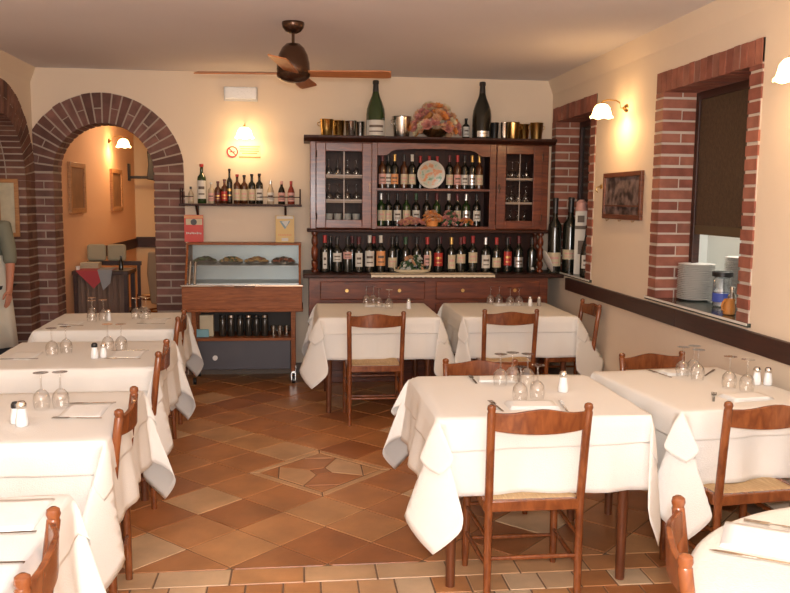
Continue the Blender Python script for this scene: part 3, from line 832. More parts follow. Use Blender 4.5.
# second line of bottles behind
for i, u in enumerate((331, 352.5, 374, 397, 441, 465, 489, 511.5)):
    bottle('plain dark wine bottle, back line on dresser counter, %s from left' % ordn(i), U(u), 7.70, ZC1, 'bordeaux', 'dark', None, ('black', 'maroon', 'red')[i % 3], .32, .041, group='back line of wine bottles on the dresser counter')
X2 = lambda u: 1.069+(u-418)*.00945
up = [(383, 'pink', 'maroon'), (389, 'white', 'black'), (395, 'orange', 'gold'), (404.5, 'cream', 'black'), (412, 'cream', 'white'), (449, 'cream', 'maroon'), (456.5, 'pink', 'red'), (464, 'white', 'black'), (471, 'silver', 'gold'), (478.5, 'cream', 'gold')]
for i, (u, lb, cp_) in enumerate(up):
    bottle('wine bottle, %s label, %s cap, %s from left, upper dresser shelf' % (cn[lb], cp_, ordn(i)), X2(u), 7.60+(i % 2)*.02, 1.757, 'bordeaux', 'dark' if i % 3 else 'brown', lb, cp_, .305, .036, (.12, .42), 'wine bottles on the upper dresser shelf', arc=1.1)
for i, u in enumerate((422, 431, 439)):
    bottle('wine bottle behind the painted plate, %s from the left' % ordn(i), X2(u), 7.74, 1.757, 'bordeaux', 'dark', None, 'red', .30, .034, group='wine bottles behind the plate')
lo = [(383, 'cream', 'silver'), (390, 'cream', 'black'), (399, 'white', 'black'), (408, 'cream', 'black'), (417.5, 'white', 'green'), (428, None, 'black'), (438, None, 'maroon'), (450, 'white', 'white'), (458.5, 'cream', 'maroon'), (467.5, 'silver', 'silver'), (478, 'white', 'black')]
for i, (u, lb, cp_) in enumerate(lo):
    bottle('wine bottle, %s label, %s cap, %s from left, lower dresser shelf' % (cn[lb], cp_, ordn(i)) if lb else 'wine bottle with %s cap, %s from the left on the lower dresser shelf' % (cp_, ordn(i)), X2(u), 7.68, 1.412, 'bordeaux', 'dark' if i % 3 else 'green', lb, cp_, .30, .038, (.16, .48), 'wine bottles on the lower dresser shelf', arc=1.1)
# wall shelf bottles
XS = lambda u: -1.07+(u-184)*.00914
sh = [(192.5, 'clear', 'stubby', 'cream', 'black', .15, .026), (203.3, 'green', 'liquor', 'white', 'red', .355, .040), (212.5, 'clear', 'liquor', 'pink', 'white', .19, .028),
      (219, 'brown', 'liquor', 'maroon', 'maroon', .20, .030), (225.5, 'brown', 'liquor', 'red', 'maroon', .22, .030), (230.5, 'dark', 'liquor', 'black', 'black', .315, .026),
      (238, 'brown', 'liquor', 'cream', 'red', .265, .033), (245, 'brown', 'liquor', 'cream', 'black', .26, .033), (252.5, 'dark', 'liquor', 'cream', 'black', .27, .033),
      (260, 'dark', 'liquor', 'white', 'black', .275, .033), (271, 'clear', 'stubby', 'white', 'silver', .21, .032), (282, 'dark', 'stubby', 'pink', 'pink', .21, .033), (291.5, 'redl', 'stubby', 'pink', 'red', .21, .033)]
gn = {'clear': 'clear', 'green': 'green', 'brown': 'brown', 'dark': 'black', 'redl': 'red'}
for i, (u, g_, k_, lb, cp_, H, r) in enumerate(sh):
    bottle('%s liqueur bottle with %s label, %s from the left on the small wall shelf' % (gn[g_], lb, ordn(i)), XS(u), 7.765, 1.602, k_, g_, lb, cp_, H, r, (.12, .5) if H < .3 else (.12, .58), 'liqueur bottles on the wall shelf', arc=1.2, name='liqueur_bottle')
t = thing('wall_shelf', 'narrow dark wall shelf with liqueur bottles above the trolley', 'shelf', (-.54, 7.77, 1.58))
mk('shelf_board', B(-.55, .55, -.09, .08, 0, .02), HUTCHD, t, False, .003)
b = bmesh.new()
for s in (-1, 1):
    rod(b, (s*.535, -.078, .02), (s*.535, -.078, .16), .007); rod(b, (s*.535, .06, .02), (s*.535, .06, .16), .007); rod(b, (s*.535, -.078, .13), (s*.535, .06, .13), .005)
mk('end_rail', b, HUTCHD, t, True)
mk('front_rail', (lambda b: (rod(b, (.17, -.082, .085), (.535, -.082, .085), .004), rod(b, (-.535, -.082, .085), (-.42, -.082, .085), .004), b)[2])(bmesh.new()), HUTCHD, t, True)
mk('bracket', (lambda b: ([prism(b, [(0.07, -.10), (0.07, 0), (-.06, 0)], 0, s*.4-.01, s*.4+.01) for s in (-1, 1)], b)[1])(bmesh.new()), HUTCHD, t)
# ------------------------------------------------------------------ dresser (hutch)
hu = thing('bottle_dresser', 'large dark wooden dresser with glass doors, full of wine bottles', 'dresser', (0, 0, 0))
# base
bm = bmesh.new()
box(bm, .07, 2.25, 7.37, 7.835, .06, .955); box(bm, .10, 2.22, 7.40, 7.82, 0, .06)
mk('base_cabinet', bm, HUTCH, hu, False, .004)
mk('counter_top', B(.02, 2.385, 7.32, 7.84, .957, .990), HUTCHD, hu, False, .006)
for a, b_ in ((.17, 1.11), (1.21, 2.17)):
    bm = bmesh.new(); box(bm, a, b_, 7.352, 7.372, .76, .925); dr = mk('drawer', bm, HUTCH, hu, False, .008)
    for q in (.25, .75):
        bm = bmesh.new(); rod(bm, (a+(b_-a)*q, 7.353, .845), (a+(b_-a)*q, 7.325, .845), .007, .016, 12); mk('knob', bm, BRASS, dr, True)
for a, b_ in ((.17, .62), (.66, 1.11), (1.21, 1.67), (1.71, 2.17)):
    bm = bmesh.new(); box(bm, a, b_, 7.352, 7.371, .12, .72); box(bm, a+.07, b_-.07, 7.342, 7.353, .19, .65); dr = mk('door', bm, HUTCH, hu, False, .006)
    bm = bmesh.new(); rod(bm, (a+.03, 7.353, .45), (a+.03, 7.328, .45), .007, .014, 12); mk('knob', bm, BRASS, dr, True)
# gap between counter and upper cabinet: back panel and turned corner posts
mk('back_panel', B(.12, 2.24, 7.80, 7.836, .991, 1.36), HUTCHD, hu)
for x in (.125, 2.225):
    for y_ in (7.56, 7.74):
        bm = bmesh.new()
        P = [(.03, 0), (.03, .02), (.016, .03), (.028, .06), (.028, .09), (.014, .105), (.028, .13), (.030, .17), (.028, .21), (.014, .235), (.028, .26), (.028, .29), (.016, .33), (.03, .345), (.03, .366)]
        lathe(bm, P, (x, y_, .991), 14); mk('turned_post', bm, HUTCH, hu, True)
# upper cabinet carcass
YU = 7.50
bm = bmesh.new()
box(bm, .085, .115, YU+.02, 7.83, 1.385, 2.16); box(bm, 2.235, 2.265, YU+.02, 7.83, 1.385, 2.16)
box(bm, .645, .665, YU+.02, 7.83, 1.385, 2.16); box(bm, 1.735, 1.755, YU+.02, 7.83, 1.385, 2.16)
box(bm, .085, 2.265, 7.82, 7.84, 1.385, 2.16)
mk('upper_carcass', bm, HUTCHD, hu)
mk('lower_moulding', B(.055, 2.295, YU-.03, 7.838, 1.357, 1.384), HUTCHD, hu, False, .008)
bm = bmesh.new(); prism(bm, [(7.838, 2.16), (YU-.01, 2.16), (YU-.045, 2.185), (YU-.06, 2.19), (YU-.06, 2.212), (7.838, 2.212)], 0, .03, 2.32)
mk('cornice', bm, HUTCHD, hu, False, .003)
# face frame
bm = bmesh.new()
box(bm, .085, .135, YU, YU+.02, 1.385, 2.16); box(bm, 2.205, 2.265, YU, YU+.02, 1.385, 2.16)
box(bm, .635, .685, YU, YU+.02, 1.385, 2.16); box(bm, 1.715, 1.775, YU, YU+.02, 1.385, 2.16)
box(bm, .085, 2.265, YU+.002, YU+.018, 2.150, 2.16); box(bm, .085, 2.265, YU+.002, YU+.018, 1.385, 1.393)
mk('face_frame', bm, HUTCH, hu, False, .004)
# valance over the open middle
top, n = 2.158, 24; pl = [(.686, top), (1.714, top)]
for i in range(n+1):
    q = 1-i/n; x = .686+1.028*q; e = abs(2*q-1)
    z = 2.085+.025*(1-e**2)
    if e > .72: z = 2.085+.025*(1-.72**2)-.05*min(1, (e-.72)/.12)
    pl.append((x, z))
bm = bmesh.new(); prism(bm, pl, 1, YU+.001, YU+.02); mk('valance', bm, HUTCH, hu)
for z, a, b_ in ((1.735, .666, 1.734), (1.39, .666, 1.734), (1.84, .116, .644), (1.62, .116, .644), (1.40, .116, .644), (1.84, 1.756, 2.234), (1.62, 1.756, 2.234), (1.40, 1.756, 2.234)):
    mk('shelf', B(a, b_, YU+.03, 7.82, z, z+.02), HUTCH if a == .666 else mat('pale shelf', (.40, .30, .24), .5), hu)
for x0, x1_, hx in ((.137, .633, .615), (1.777, 2.203, 1.80)):
    bm = bmesh.new(); s = .085; z0, z1 = 1.395, 2.15; ya, yb = YU-.018, YU+.002
    box(bm, x0, x0+s, ya, yb, z0, z1); box(bm, x1_-s, x1_, ya, yb, z0, z1); box(bm, x0+s, x1_-s, ya, yb, z0, z0+s-.01); box(bm, x0+s, x1_-s, ya, yb, z1-s+.01, z1)
    d_ = mk('glass_door', bm, HUTCH, hu, False, .004)
    mk('door_pane', B(x0+s, x1_-s, ya+.008, ya+.011, z0+s-.01, z1-s+.01), PANE, d_)
    bm = bmesh.new(); xm = (x0+x1_)/2
    bw = .004 if x0 < 1 else .002
    box(bm, xm-bw, xm+bw, ya+.002, ya+.007, z0+s-.01, z1-s+.01)
    if x0 < 1:
        for zz in (1.645, 1.865): box(bm, x0+s, x1_-s, ya+.002, ya+.007, zz-.004, zz+.004)
    mk('glazing_bars', bm, mat('pale glazing bar', (.55, .47, .42), .5), d_)
    bm = bmesh.new(); hz = 1.76 if x0 < 1 else 1.76
    rod(bm, (hx, ya, hz), (hx, ya-.02, hz), .005, .010, 10); box(bm, hx-.006, hx+.006, ya-.004, ya, hz-.04, hz+.04); mk('door_handle', bm, BRONZE, d_, True)
    bm = bmesh.new(); hx2 = x0+.003 if x0 < 1 else x1_-.003
    for zz in (1.50, 2.05): rod(bm, (hx2, ya-.004, zz-.03), (hx2, ya-.004, zz+.03), .006, seg=8)
    mk('hinge', bm, BRONZE, d_, True)
# stemware inside the glass doors
WH = mat('white porcelain', (.78, .76, .72), .3)
for side, xs, nm in (('left', (.255, .335, .425, .505), 'left'), ('right', (1.885, 1.955, 2.02, 2.09), 'right')):
    for k, z in enumerate((1.861, 1.641)):
        for i, x in enumerate(xs):
            g = goblet('stemmed glass, %s from left, %s shelf behind %s dresser door' % (ordn(i), ('top', 'middle')[k], nm), x, 7.63, z, group='glasses inside the dresser', s=.92)
    for i, x in enumerate(xs):
        if side == 'left':
            t = thing('tumbler', 'pale tumbler, %s from left, bottom shelf behind left dresser door' % ordn(i), 'glass', (x, 7.64, 1.421), 0, 'tumblers inside the dresser')
            bm = bmesh.new(); lathe(bm, [(.028, 0), (.036, .10), (.034, .10), (.026, .006), (0, .006)], seg=16, cap=False); mk('tumbler_body', bm, mat('frosted tumbler', (.45, .44, .42), .4), t, True)
        else:
            goblet('stemmed glass, %s from left, bottom shelf behind right dresser door' % ordn(i), x, 7.66, 1.421, group='glasses inside the dresser', s=.92)
# painted plate on the upper shelf
t = thing('decorative_plate', 'round painted plate with white rim among the upper shelf bottles', 'plate', (1.18, 7.555, 1.757))
Mx = Matrix.Translation((0, 0, .128)) @ Matrix.Rotation(R(97), 4, 'X')
bm = bmesh.new(); lathe(bm, [(0, .0), (.075, .0), (.125, .012), (.127, .016), (.122, .016), (.074, .005), (0, .005)], seg=40, M=Mx); mk('plate_rim', bm, mat('white glazed rim', (.52, .50, .45), .25), t, True)
m, nt, bs = new_mat('painted plate centre')
tc = nt.nodes.new('ShaderNodeTexCoord'); v = nt.nodes.new('ShaderNodeTexNoise'); v.inputs['Scale'].default_value = 17; v.inputs['Detail'].default_value = 2
cr = nt.nodes.new('ShaderNodeValToRGB'); els = cr.color_ramp.elements
for p_, c_ in ((.32, (.10, .22, .12)), (.45, (.35, .45, .38)), (.52, (.48, .44, .36)), (.60, (.55, .22, .10)), (.70, (.50, .42, .28))):
    e = els.new(p_); e.color = (*c_, 1)
els[0].color = (.08, .16, .12, 1)
nt.links.new(tc.outputs['Object'], v.inputs['Vector']); nt.links.new(v.outputs['Fac'], cr.inputs[0]); nt.links.new(cr.outputs[0], bs.inputs['Base Color']); bs.inputs['Roughness'].default_value = .3
bm = bmesh.new(); lathe(bm, [(0, .0065), (.074, .0065), (.105, .0125), (.105, .0115)], seg=40, M=Mx, cap=False)
mk('painted_centre', bm, m, t, True)
# flower arrangements
FC = {'orange': mat('orange petals', (.75, .30, .08), .7), 'pink': mat('pink petals', (.62, .26, .22), .7), 'peach': mat('peach petals', (.72, .42, .24), .7), 'cream': mat('cream petals', (.74, .62, .40), .7), 'leaf': mat('green leaves', (.06, .13, .05), .6), 'whitep': mat('white blossom', (.75, .74, .68), .7)}
def bloom(bm, c, r, mi, rr):
    for layer in range(3):
        nP = 5+layer
        for k in range(nP):
            a = 2*PI*k/nP+layer*.6+rr.uniform(0, .4); tilt = .35+layer*.38; L = r*(.7+.15*layer)
            d = Vector((math.cos(a)*math.sin(tilt), math.sin(a)*math.sin(tilt), math.cos(tilt)))
            s = Vector((-math.sin(a), math.cos(a), 0))*r*.38; p = Vector(c)
            q = [p, p+d*L*.55+s, p+d*L, p+d*L*.55-s]
            up_ = Vector((0, 0, r*.12)); q[2] = q[2]+up_
            f = bm.faces.new([bm.verts.new(x) for x in q]); f.material_index = mi
def flowers(parent, name, W, Dp, H, n, cols, seed, r=.035, z0=0):
    rr = random.Random(seed); bm = bmesh.new()
    for i in range(n):
        a = rr.uniform(0, 2*PI); e = math.acos(rr.uniform(.0, 1)); s = rr.uniform(.75, 1)
        c = (W*s*math.cos(a)*math.sin(e), Dp*s*math.sin(a)*math.sin(e), z0+H*s*math.cos(e))
        # petals open outward
        nv = len(bm.verts); tmp = bmesh.new(); bloom(tmp, (0, 0, 0), r*rr.uniform(.7, 1.2), rr.randrange(len(cols)), rr)
        q = Vector((c[0]/W, c[1]/Dp, max(.1, c[2]-z0)/H)).to_track_quat('Z', 'Y').to_matrix().to_4x4(); M = Matrix.Translation(c) @ q
        for f in tmp.faces:
            nf = bm.faces.new([bm.verts.new(M @ v.co) for v in f.verts]); nf.material_index = f.material_index
        tmp.free()
    return mk(name, bm, [FC[c] for c in cols], parent)
ft = thing('flower_arrangement', 'big pink and orange dried flower arrangement in a glass bowl on top of the dresser', 'flowers', (1.22, 7.60, 2.213))
flowers(ft, 'blooms', .22, .12, .27, 170, ['orange', 'pink', 'peach', 'cream', 'pink'], 3, .055, .03)
bm = bmesh.new(); lathe(bm, [(.05, 0), (.06, .004), (.12, .05), (.15, .10), (.146, .10), (.115, .052), (.05, .008), (0, .008)], seg=24, cap=False); mk('glass_bowl', bm, clear('cut glass', (.9, .92, .88), .6, .1), ft, True)
ft = thing('flower_arrangement', 'small orange flower pot in the middle of the lower dresser shelf', 'flowers', (1.20, 7.575, 1.412))
bm = bmesh.new(); lathe(bm, [(.05, 0), (.06, .05), (.056, .05), (0, .045)], seg=16); mk('basket', bm, FC['orange'], ft, True)
flowers(ft, 'blooms', .085, .05, .10, 60, ['orange', 'orange', 'peach'], 5, .03, .04)
ft = thing('flower_arrangement', 'low peach coloured flowers left of the orange ones on the lower dresser shelf', 'flowers', (1.01, 7.565, 1.412))
flowers(ft, 'blooms', .12, .045, .065, 60, ['peach', 'pink', 'pink'], 6, .03, .01)
ft = thing('flower_arrangement', 'pink rose posy right of the orange flowers on the lower dresser shelf', 'flowers', (1.37, 7.57, 1.412))
flowers(ft, 'blooms', .07, .045, .13, 60, ['pink', 'pink', 'leaf'], 7, .032, .01)
ft = thing('flower_arrangement', 'small reddish flowers at the right end of the lower dresser shelf', 'flowers', (1.52, 7.56, 1.412))
flowers(ft, 'blooms', .05, .035, .06, 26, ['pink', 'leaf', 'orange'], 8, .028, .01)
# cream basket with greenery on the counter
t = thing('gift_basket', 'cream handled basket with green and white sprigs on the dresser counter', 'basket', (1.005, 7.455, .992))
bm = bmesh.new(); lathe(bm, [(.10, 0), (.15, .012), (.165, .035), (.158, .035), (.10, .010), (0, .008)], seg=28, M=Matrix.Diagonal((1, .42, 1, 1)), cap=False); mk('tray', bm, COL['cream'], t, True)
bm = bmesh.new()
path(bm, [(.155, 0, .02), (.165, 0, .08), (.166, 0, .15), (.160, 0, .20)], .009, 8); path(bm, [(-.155, 0, .02), (-.168, 0, .06), (-.168, 0, .10)], .009, 8); mk('handle', bm, COL['cream'], t, True)
flowers(t, 'sprigs', .12, .045, .15, 90, ['leaf', 'leaf', 'whitep', 'peach'], 9, .025, .01)
# lace runner
LACE = mat('cream lace', (.72, .64, .50), .9, bump=.4, bscale=200)
bm = bmesh.new(); n = 60
prev = None
for i in range(n+1):
    x = .62+1.12*i/n; s = .006*abs(math.sin(i*PI/2.5))
    cur = [bm.verts.new((x, 7.50, .9915)), bm.verts.new((x, 7.335, .9915)), bm.verts.new((x, 7.312, .985)), bm.verts.new((x, 7.311, .962+s))]
    if prev:
        for k in range(3): bm.faces.new([prev[k], cur[k], cur[k+1], prev[k+1]])
    prev = cur
o = mk('lace_runner', bm, LACE, None, True); tag(o, 'cream lace runner under the bottles along the dresser counter', 'runner')
t = thing('white_plate', 'white oval plate leaning at the right end of the dresser counter', 'plate', (2.235, 7.385, .992))
bm = bmesh.new(); Mx = Matrix.Translation((0, 0, .11)) @ Matrix.Rotation(R(68), 4, 'Y') @ Matrix.Rotation(R(0), 4, 'X')
lathe(bm, [(0, 0), (.07, 0), (.105, .012), (.105, .016), (.068, .005), (0, .005)], seg=32, M=Mx); mk('plate_body', bm, WH, t, True)

# ---- things on top of the dresser
ZD = 2.214
def bucket(label, x, y, r, h, m, rim=True, taper=.82, handles=True, z=ZD):
    t = thing('ice_bucket', label, 'bucket', (x, y, z), rnd.uniform(-.2, .2), 'wine coolers on top of the dresser')
    b = bmesh.new(); lathe(b, [(r*taper*.96, 0), (r*taper, .006), (r, h-.004), (r*1.06, h), (r*1.04, h+.004), (r*.96, h), (r*taper*.93, .01), (0, .01)], seg=26, cap=False); mk('bucket_body', b, m, t, True)
    if handles:
        for s in (-1, 1):
            b = bmesh.new(); path(b, [(s*r*.97, 0, h*.60), (s*(r+.022), 0, h*.66), (s*(r+.022), 0, h*.80), (s*r*.98, 0, h*.86)], .0035, 6); mk('handle', b, m, t, True)
bucket('gold ice bucket at the far left end on top of the dresser', .235, 7.60, .060, .145, GOLD)
bucket('second gold ice bucket from the left on top of the dresser', .345, 7.70, .058, .145, GOLD, handles=False)
bucket('dark chrome wine cooler left of the big green bottle on the dresser', .455, 7.64, .052, .14, CHROME, handles=False)
bucket('narrow dark cooler touching the big green bottle on the dresser', .545, 7.72, .042, .14, STEEL, handles=False)
bottle('giant green bottle with broad white label on top of the dresser', .675, 7.60, ZD, 'champagne', 'green', 'white', 'black', .50, .085, (.02, .29), None, arc=1.35, name='giant_bottle')
bucket('tall steel wine cooler right of the giant green bottle', .915, 7.62, .085, .185, STEEL)
bottle('giant black bottle with silver band on top of the dresser, right of the flowers', 1.652, 7.60, ZD, 'champagne', 'dark', 'silver', 'black', .51, .087, (.03, .13), None, arc=.7, name='giant_bottle')
bottle('small dark bottle with white label between flowers and giant black bottle', 1.525, 7.70, ZD, 'liquor', 'dark', 'white', 'black', .19, .034, (.12, .6), None, name='small_bottle')
bucket('small black tumbler shaped cooler right of the giant black bottle', 1.785, 7.66, .040, .15, BLACK, handles=False)
bucket('chrome cup right of the small black cooler on the dresser', 1.855, 7.56, .034, .145, CHROME, handles=False, taper=.9)
bucket('gold and silver ice bucket, third item from the right end on the dresser', 1.955, 7.64, .062, .155, BRASS)
bucket('low golden bucket second from the right end on the dresser', 2.075, 7.70, .055, .145, GOLD, handles=False)
bucket('shiny golden ice bucket at the right end on top of the dresser', 2.165, 7.59, .060, .15, BRASS)

# ---- small window niche: big bottles on the sill
ZW = 1.008
bottle('tall black magnum bottle with cream label at the right end of the dresser counter', 2.320, 7.43, .992, 'bordeaux', 'dark', 'cream', 'black', .69, .062, (.10, .28), None, arc=1.2, ang=R(-18), name='magnum_bottle')
bottle('tall black magnum bottle behind the white box in the small window', 2.47, 7.44, ZW, 'bordeaux', 'dark', 'cream', 'black', .68, .070, (.17, .30), None, arc=1.2, ang=R(-18), name='magnum_bottle')
t = thing('bottle_carton', 'tall white printed bottle carton in the small window', 'box', (2.475, 7.17, ZW), R(-20))
mk('carton_body', B(-.05, .05, -.05, .05, 0, .56), COL['white'], t, False, .002)
bm = bmesh.new(); box(bm, -.051, .051, -.051, .051, .40, .43); box(bm, -.03, .03, -.0515, -.0505, .46, .52); box(bm, -.02, .035, -.0515, -.0505, .18, .30); mk('carton_print', bm, COL['ink'], t)
bm = bmesh.new(); lathe(bm, [(.05, .56), (.055, .58), (.045, .60), (.05, .63), (.02, .66), (0, .66)], seg=14); mk('carton_bow', bm, COL['pink'], t, True)
bottle('dark bottle with round white and blue label at the right side of the small window', 2.455, 6.94, ZW, 'champagne', 'dark', 'white', 'black', .44, .055, (.16, .42), None, arc=.8, ang=R(-20), name='wine_bottle')

# ---- big window sill: plates, jars
def stack(label, x, y, z, r, n, pitch_=.0118):
    t = thing('plate_stack', label, 'plates', (x, y, z))
    for k in range(n):
        if k == 0:
            b = bmesh.new(); lathe(b, [(0, 0), (r*.6, 0), (r*.64, .002), (r, .016), (r*1.005, .0185), (r*.98, .019), (r*.6, .006), (0, .006)], seg=36); o = mk('plate', b, WH, t, True); me = o.data
        else: o = inst('plate', me, t)
        o.location = (rnd.uniform(-.0015, .0015), rnd.uniform(-.0015, .0015), k*pitch_)
for st, (x, y, z, r, n, lab) in enumerate(((2.592, 5.20, 1.008, .118, 20, 'tall stack of white plates on the big brick window sill'), (2.90, 5.14, 1.008, .13, 24, 'second stack of white plates further back through the big window'))):
    # each plate is a thing: build one, copy the rest
    me = None
    for k in range(n):
        if me is None:
            b = bmesh.new(); lathe(b, [(0, 0), (r*.6, 0), (r*.66, .002), (r, .014), (r*1.005, .0165), (r*.98, .017), (r*.62, .006), (0, .006)], seg=36); o = mk('dinner_plate', b, WH, None, True); me = o.data
        else: o = inst('dinner_plate', me)
        o.location = (x+rnd.uniform(-.0012, .0012), y+rnd.uniform(-.0012, .0012), z+k*.0118)
        tag(o, 'white dinner plate in the '+('tall stack on the big window sill' if st == 0 else 'stack further back through the big window'), 'plate', ('front' if st == 0 else 'rear')+' plate stack in the big window')
t = thing('coffee_jar', 'clear glass jar with black lid and blue label beside the plates on the sill', 'jar', (2.60, 4.87, 1.008))
bm = bmesh.new(); lathe(bm, [(.05, 0), (.055, .005), (.055, .17), (.045, .185)], seg=24); mk('jar_body', bm, clear('jar glass', (.75, .80, .85), .7), t, True)
bm = bmesh.new(); lathe(bm, [(.0557, .03), (.0557, .085)], seg=24, cap=False); mk('jar_label', bm, COL['blue'], t, True)
bm = bmesh.new(); lathe(bm, [(.055, .185), (.062, .187), (.062, .215), (.055, .218), (0, .218)], seg=24); mk('jar_lid', bm, BLACK, t, True)
bm = bmesh.new(); lathe(bm, [(.045, .008), (.045, .08), (0, .08)], seg=20); mk('jar_contents', bm, mat('jar sachets', (.62, .63, .68), .6, bump=.8, bscale=60), t, True)
t = thing('amber_jug', 'small amber glass jug with handle at the front edge of the big window sill', 'jug', (2.452, 4.50, 1.008), R(200))
AMB = mat('amber glass', (.50, .20, .05), .15)
bm = bmesh.new(); lathe(bm, [(.028, 0), (.033, .004), (.036, .04), (.030, .075), (.033, .09), (.030, .09), (.027, .075), (0, .01)], seg=20, cap=False); mk('jug_body', bm, AMB, t, True)
bm = bmesh.new(); path(bm, [(.033, 0, .02), (.055, 0, .03), (.06, 0, .055), (.05, 0, .078), (.03, 0, .085)], .005, 8); mk('handle', bm, AMB, t, True)
t = thing('oil_cruet', 'small clear cruet with silver top between jar and brick jamb', 'cruet', (2.50, 4.56, 1.008))
bm = bmesh.new(); lathe(bm, [(.022, 0), (.025, .004), (.025, .10), (.012, .12), (.012, .135)], seg=16); mk('cruet_body', bm, clear('cruet glass', (.9, .85, .7), .6), t, True)
bm = bmesh.new(); lathe(bm, [(.014, .135), (.014, .155), (0, .158)], seg=16); mk('cruet_cap', bm, CHROME, t, True)

# ------------------------------------------------------------------ display trolley
tr = thing('display_trolley', 'wooden serving trolley with glass display top on casters against the back wall', 'trolley', (0, 0, 0))
x0, x1_ = -1.01, .00; ya, yb = 7.36, 7.80
bm = bmesh.new()
for x in (x0, x1_-.02): prism(bm, [(ya, .90), (yb, .90), (yb, 1.235), (ya+.17, 1.235)], 0, x, x+.02)
mk('side_panel', bm, CARTW, tr, False, .003)
bm = bmesh.new(); box(bm, x0-.02, x1_+.01, ya-.03, yb, .685, .88); box(bm, x0-.028, x1_+.018, ya-.04, yb, .66, .685); box(bm, x0+.0, x1_-.0, ya-.036, ya-.03, .76, .80)
mk('well_box', bm, CARTW, tr, False, .005)
mk('chrome_trim', B(x0-.03, x1_+.02, ya-.042, yb, .882, .899), CHROME, tr, False, .004)
mk('top_board', B(x0-.005, x1_+.005, ya+.165, yb, 1.236, 1.252), CARTW, tr, False, .003)
# glass front, slanted
bm = bmesh.new(); prism(bm, [(ya+.005, .905), (ya+.009, .905), (ya+.176, 1.233), (ya+.172, 1.233)], 0, x0+.021, x1_-.021); mk('glass_front', bm, clear('display glass', (.92, .95, .95), .88, .16), tr)
LIN = mat('stainless liner', (.34, .35, .35), .35, .5)
bm = bmesh.new(); box(bm, x0+.021, x1_-.021, yb-.012, yb-.002, .90, 1.232); box(bm, x0+.021, x1_-.021, ya+.02, yb-.013, .900, .906); mk('liner', bm, LIN, tr)
mk('display_shelf', B(x0+.022, x1_-.022, ya+.14, yb-.014, 1.045, 1.055), LIN, tr)
bm = bmesh.new(); box(bm, -.58, -.40, ya-.050, ya-.043, .875, .893); mk('lock_plate', bm, BRONZE, tr)
mk('badge', B(-1.0, -.925, ya-.034, ya-.0305, .765, .79), CHROME, tr)
bm = bmesh.new()
for k in range(2):
    rod(bm, (x0+.045+k*.045, ya-.02, .90), (x0+.045+k*.045, ya-.02+.10, 1.09), .011, seg=10)
mk('gas_strut', bm, CHROME, tr, True)
for x in (x0+.05, x1_-.09):
    for y_ in (ya+.03, yb-.06):
        bm = bmesh.new(); box(bm, x, x+.04, y_, y_+.03, .11, .66); mk('leg', bm, CARTW, tr, False, .003)
bm = bmesh.new(); box(bm, x0+.05, x1_-.05, ya+.01, yb-.02, .395, .42); mk('lower_shelf', bm, CARTW, tr, False, .003)
mk('refrigeration_unit', B(x0+.10, x1_-.095, ya+.05, yb-.05, .13, .394), mat('grey steel unit', (.07, .07, .085), .5), tr, False, .004)
mk('unit_knob', (lambda b: (rod(b, (-.76, ya+.05, .24), (-.76, ya+.025, .24), .022, seg=14), b)[1])(bmesh.new()), SALTW, tr, True)
mk('back_board', B(x0+.06, x1_-.05, yb-.03, yb-.02, .42, .66), mat('dark back board', (.03, .02, .015), .6), tr)
for x in (x0+.07, x1_-.07):
    for y_ in (ya+.045, yb-.045):
        bm = bmesh.new(); rod(bm, (x-.012, y_, .032), (x+.012, y_, .032), .032, seg=18); cs = mk('caster', bm, BLACK, tr, True)
        bm = bmesh.new(); box(bm, x-.020, x-.015, y_-.012, y_+.012, .03, .11); box(bm, x+.015, x+.020, y_-.012, y_+.012, .03, .11); box(bm, x-.02, x+.02, y_-.012, y_+.012, .095, .112); mk('caster_fork', bm, CHROME, cs)
# antipasti dishes
FO = [mat('roast vegetables', (.40, .10, .04), .5), mat('green vegetables', (.10, .14, .04), .5), mat('golden food', (.60, .34, .10), .5), mat('olive food', (.06, .05, .03), .4)]
for i, (x, w, cols, lab) in enumerate(((-.86, .11, (1, 3, 1), 'dark green antipasto'), (-.63, .11, (2, 1, 2), 'golden and green antipasto'), (-.40, .11, (2, 2, 0), 'golden antipasto'), (-.16, .11, (0, 3, 0), 'red antipasto'))):
    t = thing('serving_dish', 'oval dish of %s inside the glass trolley top' % lab, 'dish', (x, 7.625, 1.056), 0); t.scale = (1.12, 1, 1.35)
    b = bmesh.new(); lathe(b, [(.07, 0), (.075, .003), (.10, .022), (.097, .022), (.07, .006), (0, .006)], seg=28, M=Matrix.Diagonal((1.08, .9, 1, 1)), cap=False); mk('dish', b, STEEL, t, True)
    b = bmesh.new(); rr = random.Random(i)
    for k in range(60):
        a = rr.uniform(0, 6.28); q = math.sqrt(rr.random())*.085; s = rr.uniform(.008, .015)
        M = Matrix.Translation((q*math.cos(a)*1.05, q*math.sin(a)*.85, .02+(.03*(1-(q/.09)**2))*rr.uniform(.6, 1))) @ Matrix.Rotation(rr.uniform(0, 3), 4, 'Z') @ Matrix.Diagonal((s*1.3, s*.9, s*.7, 1))
        nf = len(b.faces); bmesh.ops.create_icosphere(b, subdivisions=1, radius=1, matrix=M)
        b.faces.ensure_lookup_table(); mi = rr.choice(cols)
        for f in b.faces[nf:]: f.material_index = mi
    mk('food', b, FO, t, True)
